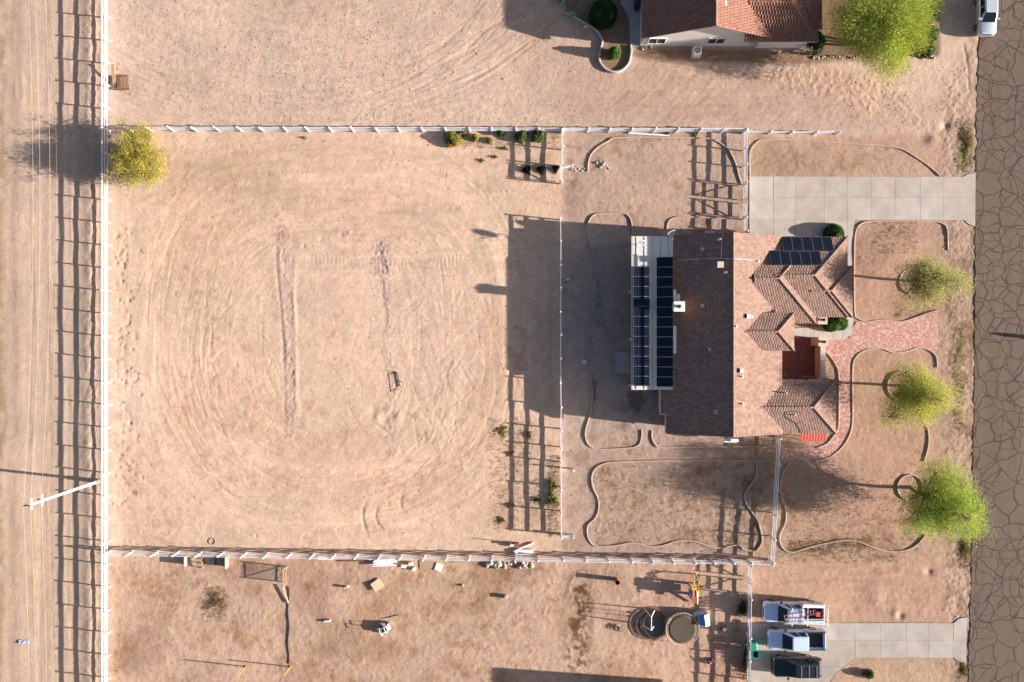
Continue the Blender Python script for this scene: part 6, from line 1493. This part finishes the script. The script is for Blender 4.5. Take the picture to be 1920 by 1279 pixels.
# drag harrow in the paddock
p = G(747, 711); dh = thing('drag_harrow', 'dark steel drag bar lying in the middle of the paddock', 'harrow', p)
for (x0, y0, x1, y1, r0, nm) in ((744, 698, 751, 726, .05, 'beam'), (747, 698, 749, 722, .03, 'beam'), (745, 697, 733, 702, .025, 'chain'), (750, 728, 738, 735, .025, 'chain'), (733, 702, 738, 735, .02, 'rod'), (748, 712, 756, 718, .03, 'hitch')):
    a, c = G(x0, y0, .1), G(x1, y1, .1); m = MB(); m.tube([a, c], r0, 7); m.build(nm, M['darkmetal'], dh)
def ring(label, px, py, R0, r0, mat, name='hoop', cat='hoop'):
    p = G(px, py, r0); mb = MB(); mb.tube([p + Vector((R0 * math.cos(t), R0 * math.sin(t), 0)) for t in np.linspace(0, 2 * math.pi, 25)], r0, 6, cap=False); return single(mb, name, M[mat], label, cat, p)
ring('thin wire hoop lying above the bottom fence', 398, 1015, .34, .025, 'wood')
bucket('small white drain cap by the wavy edging', 1095, 679, .28, .12, 'greypl', 'cap')
boxthing('stake', 'short white marker stake right of the middle fence', 'stake', 1065, 524, .35, .09, .1, 'white')
p = G(1098, 53); sg2 = thing('toy_scooter', 'yellow two-lobed toy on a thin stick by the tall curb', 'toy', p)
for s in (-1, 1):
    m = MB(); m.tube([(p.x + s * .14, p.y - .1, .35), (p.x + s * .16, p.y + .12, .35)], .11, 8); m.build('lobe', M['yelpl'], sg2)
m = MB(); m.tube([(p.x, p.y - .1, .3), (p.x - .25, p.y - 1.0, .03)], .03, 6); m.build('stick', M['wood'], sg2)

# green bins
def bin_(px, py, rz, lid, label):
    p = G(px, py); r_ = thing('wheelie_bin', label, 'bin', p, 'green wheeled bins'); m = MB()
    def rr(w, d, z): return [loc2(p, x, y, rz) + (z,) for x, y in ((-w / 2, -d / 2), (w / 2, -d / 2), (w / 2, d / 2), (-w / 2, d / 2))]
    m.loft([rr(.5, .55, .08), rr(.62, .72, 1.0), rr(.68, .78, 1.0), rr(.68, .78, 1.05), rr(.58, .68, 1.05), rr(.5, .6, .2)]); m.build('tub', M['greenpl'], r_)
    if lid:
        m = MB(); m.loft([rr(.7, .82, 1.06), rr(.7, .82, 1.1), rr(.5, .6, 1.17)]); m.build('lid', M['greenpl'], r_)
    else:
        m = MB(); x, y = loc2(p, -.42, 0, rz); m.box(x, y, .72, .05, .78, .7, rz); m.build('lid', M['greenpl'], r_)
    for s in (-1, 1):
        x, y = loc2(p, -.26, s * .32, rz); x2, y2 = loc2(p, -.26, s * .4, rz); m = MB(); m.tube([(x, y, .13), (x2, y2, .13)], .13, 10); m.build('wheel', M['rubber'], r_)
def loc2(p, dx, dy, r): return (p.x + dx * math.cos(r) - dy * math.sin(r), p.y + dx * math.sin(r) + dy * math.cos(r))
bin_(1407, 1204, .05, True, 'green wheeled bin with its lid closed behind the play yard fence')
bin_(1411, 1219, -.06, False, 'green wheeled bin with its lid hanging open behind the play yard fence')

# ------------------------------------------------------------------ play yard
def trampoline(label, px, py, R0, h, mat, springs=48, fm='trim'):
    p = G(px, py); r_ = thing('trampoline', label, 'trampoline', p, 'round trampolines')
    m = MB(); m.lathe(p.x, p.y, [(.01, h - .03)] + [(R0 * .86 * k / 6, h - .03 * (1 - (k / 6) ** 2)) for k in range(1, 7)] + [(R0 * .86, h - .02), (.01, h - .05)], 40); m.build('mat', M[mat], r_, smooth=True)
    m = MB(); m.tube([p + Vector((R0 * math.cos(t), R0 * math.sin(t), h)) for t in np.linspace(0, 2 * math.pi, 41)], .035, 6, cap=False); m.build('frame', M[fm], r_)
    m = MB()
    for k in range(springs):
        t = 2 * math.pi * k / springs; d = Vector((math.cos(t), math.sin(t), 0)); m.bar(p + d * R0 * .85 + Vector((0, 0, h)), p + d * R0 * .99 + Vector((0, 0, h)), .03, .02)
    tag(m.build('springs', M[fm], r_), kind='stuff')
    for k in range(6):
        t = math.pi / 3 * k + .3; d = Vector((math.cos(t), math.sin(t), 0)); m = MB(); m.tube([p + d * R0 * 1.0 + Vector((0, 0, h)), p + d * R0 * 1.02], .03, 6); m.build('leg', M['metal'], r_)
    return r_
trampoline('dark trampoline lying low beneath the swing frame', 1222, 1170, 1.68, .22, 'tramp', fm='rust')
trampoline('brown-matted trampoline with pale springs beside the blue and white playhouse', 1276, 1174, 1.75, .85, 'tramp2')
p = G(1220, 1170); sw = thing('swing_frame', 'white pipe swing frame with one ladder of chains over the dark trampoline', 'swing', p)
tops = [G(1221.5, 1157, 1.95), G(1221, 1182, 1.95)]
m = MB(); m.tube(tops, .035, 7); m.build('top_bar', M['white'], sw)
for t_, feet in ((tops[0], ((1207, 1140), (1228, 1143))), (tops[1], ((1202, 1171), (1227, 1173)))):
    for f_ in feet:
        m = MB(); m.tube([t_, G(*f_)], .045, 7); m.build('leg', M['white'], sw)
for s in (.35, .65):
    c = tops[0] * (1 - s) + tops[1] * s
    for dx in (-.12, .12):
        m = MB(); m.tube([c + Vector((dx, 0, 0)), c + Vector((dx, 0, -1.4))], .012, 4); m.build('chain', M['metal'], sw)
    m = MB(); m.box(c.x, c.y, c.z - 1.42, .45, .18, .04); m.build('seat', M['black'], sw)
# climbing tower with coloured panels
p = G(1300, 1104); pt = thing('climbing_tower', 'brown, blue and yellow plastic climbing tower with arched ladder', 'play set', p)
def pbox(nm, dx, dy, z, sx, sy, sz, mat, rz=0.0, tilt=None):
    m = MB(); m.box(p.x + dx, p.y + dy, z, sx, sy, sz, rz, tilt); return m.build(nm, M[mat], pt, bevel=.02)
for dx in (-.55, .55):
    for dy in (-.55, .55): pbox('corner_post', dx, dy, .75, .14, .14, 1.5, 'brownpl')
pbox('deck', 0, 0, .75, 1.1, 1.1, .1, 'brownpl'); pbox('roof_panel', -.25, .1, 1.5, .5, .8, .06, 'brownpl', 0, Matrix.Rotation(.2, 3, 'Y')); pbox('roof_panel', .28, .1, 1.5, .5, .8, .06, 'yelpl', 0, Matrix.Rotation(-.2, 3, 'Y'))
pbox('side_panel', -.62, -.15, 1.0, .07, .9, .9, 'bluepl', .15); pbox('side_panel', .64, -.1, 1.0, .07, .7, .9, 'bluepl'); pbox('slide', 0, -.95, .45, .5, 1.1, .06, 'brownpl', 0, Matrix.Rotation(.5, 3, 'X'))
pbox('gable_beam', .02, -.35, 1.58, .1, 1.4, .08, 'white'); pbox('step', .1, -.85, 1.0, .25, .3, .2, 'redpl'); pbox('platform', -.3, .55, 1.2, .6, .5, .07, 'yelpl')
for dx in (-.25, .25):
    m = MB(); m.tube([(p.x + dx, p.y + .7, 1.1), (p.x + dx, p.y + 1.1, 1.25), (p.x + dx, p.y + 1.5, .9), (p.x + dx, p.y + 1.6, 0)], .05, 6); m.build('ladder_rail', M['yelpl'], pt)
for k in range(5):
    m = MB(); m.bar((p.x - .3, p.y + .8 + k * .17, 1.14 + .05 * math.sin(k)), (p.x + .3, p.y + .8 + k * .17, 1.14 + .05 * math.sin(k)), .07, .06); m.build('rung', M['wood'], pt)
# blue and white playhouse
p = G(1316, 1155); ph = thing('playhouse', 'small blue and white plastic playhouse leaning beside the trampoline', 'playhouse', p)
def qbox(nm, dx, dy, z, sx, sy, sz, mat, rz=.12, tilt=None):
    m = MB(); m.box(p.x + dx, p.y + dy, z, sx, sy, sz, rz, tilt); return m.build(nm, M[mat], ph, bevel=.015)
qbox('wall', -.42, 0, .45, .07, 1.2, .9, 'greypl'); qbox('wall', .42, 0, .45, .07, 1.2, .9, 'greypl'); qbox('wall', 0, -.55, .45, .85, .07, .9, 'bluepl'); qbox('wall', 0, .55, .45, .85, .07, .9, 'greypl')
qbox('roof_panel', -.24, -.05, 1.05, .6, 1.2, .05, 'bluepl', .12, Matrix.Rotation(-.5, 3, 'Y')); r2 = qbox('roof_panel', .26, -.05, 1.05, .62, 1.25, .05, 'greypl', .12, Matrix.Rotation(.5, 3, 'Y'))
for k in range(6):
    dy = -.5 + k * .19; m = MB(); m.box(p.x + .3, p.y + dy + .02, 1.09, .5, .05, .03, .12, Matrix.Rotation(.5, 3, 'Y')); m.build('roof_rib', M['bluepl'], ph)
qbox('table', -.7, .4, .5, .7, .5, .05, 'offwhite')
# bicycle lying in the yard
p = G(1155, 1177); bk = thing('bicycle', 'small bicycle lying on its side left of the dark trampoline', 'bicycle', p)
for (dx, dy) in ((-.42, .12), (.42, -.12)):
    m = MB(); m.tube([(p.x + dx + .27 * math.cos(t), p.y + dy + .27 * math.sin(t), .1) for t in np.linspace(0, 2 * math.pi, 19)], .025, 5, cap=False); w_ = m.build('wheel', M['rubber'], bk)
    m = MB()
    for k in range(6): m.bar((p.x + dx, p.y + dy, .1), (p.x + dx + .26 * math.cos(k), p.y + dy + .26 * math.sin(k), .1), .012, .012)
    m.build('spokes', M['metal'], w_)
m = MB()
for (a, c) in (((-.42, .12), (-.05, -.02)), ((-.05, -.02), (.3, .15)), ((-.42, .12), (-.1, .3)), ((-.1, .3), (.3, .15)), ((-.1, .3), (-.05, -.02)), ((.3, .15), (.42, -.12))): m.tube([(p.x + a[0], p.y + a[1], .14), (p.x + c[0], p.y + c[1], .14)], .022, 6)
m.build('frame', M['darkmetal'], bk)
m = MB(); m.box(p.x - .12, p.y + .38, .16, .22, .1, .05); m.build('saddle', M['black'], bk); m = MB(); m.tube([(p.x + .22, p.y + .35, .3), (p.x + .4, p.y + .25, .12)], .02, 6); m.build('handlebar', M['metal'], bk)
def toy(label, px, py, mats):
    p = G(px, py); r_ = thing('ride_on_toy', label, 'toy', p, 'ride-on toys')
    m = MB(); m.box(p.x, p.y, .28, .55, .26, .2, .6); m.build('body', M[mats[0]], r_, bevel=.06); m = MB(); m.box(p.x - .1, p.y - .05, .42, .25, .2, .08, .6); m.build('seat', M[mats[1]], r_, bevel=.03)
    m = MB(); m.tube([(p.x + .12, p.y + .1, .35), (p.x + .18, p.y + .14, .6)], .025, 6); m.tube([(p.x + .3, p.y - .02, .6), (p.x + .06, p.y + .3, .6)], .025, 6); m.build('handlebar', M['black'], r_)
    for dx, dy in ((-.2, -.25), (-.28, .0), (.22, .02), (.12, .22)):
        m = MB(); m.tube([(p.x + dx, p.y + dy, .11), (p.x + dx - .05, p.y + dy + .06, .11)], .11, 10); m.build('wheel', M['rubber'], r_)
toy('pink ride-on toy near the bottom of the fence shadow', 1332, 1239, ('pinkpl', 'pinkpl'))
toy('white and pink ride-on toy right of the blue and white playhouse', 1357, 1178, ('greypl', 'pinkpl'))

# crumpled pale blue sheet lying in the alley
p = G(45, 1203); mb = MB(); g = random.Random(4); vs = []; nx, ny = 9, 5
for j in range(ny):
    for i in range(nx):
        vs.append((p.x - .6 + 1.2 * i / (nx - 1) + g.uniform(-.04, .04), p.y - .16 + .34 * j / (ny - 1) + g.uniform(-.04, .04), .06 + g.uniform(0, .11) * (1 if 0 < i < nx - 1 and 0 < j < ny - 1 else .3)))
mb.add(vs, [(j * nx + i, j * nx + i + 1, (j + 1) * nx + i + 1, (j + 1) * nx + i) for j in range(ny - 1) for i in range(nx - 1)])
o = single(mb, 'plastic_sheet', M['bluesheet'], 'crumpled pale blue plastic sheet lying in the dirt alley', 'sheet', p); sm = o.modifiers.new('t', 'SOLIDIFY'); sm.thickness = .01
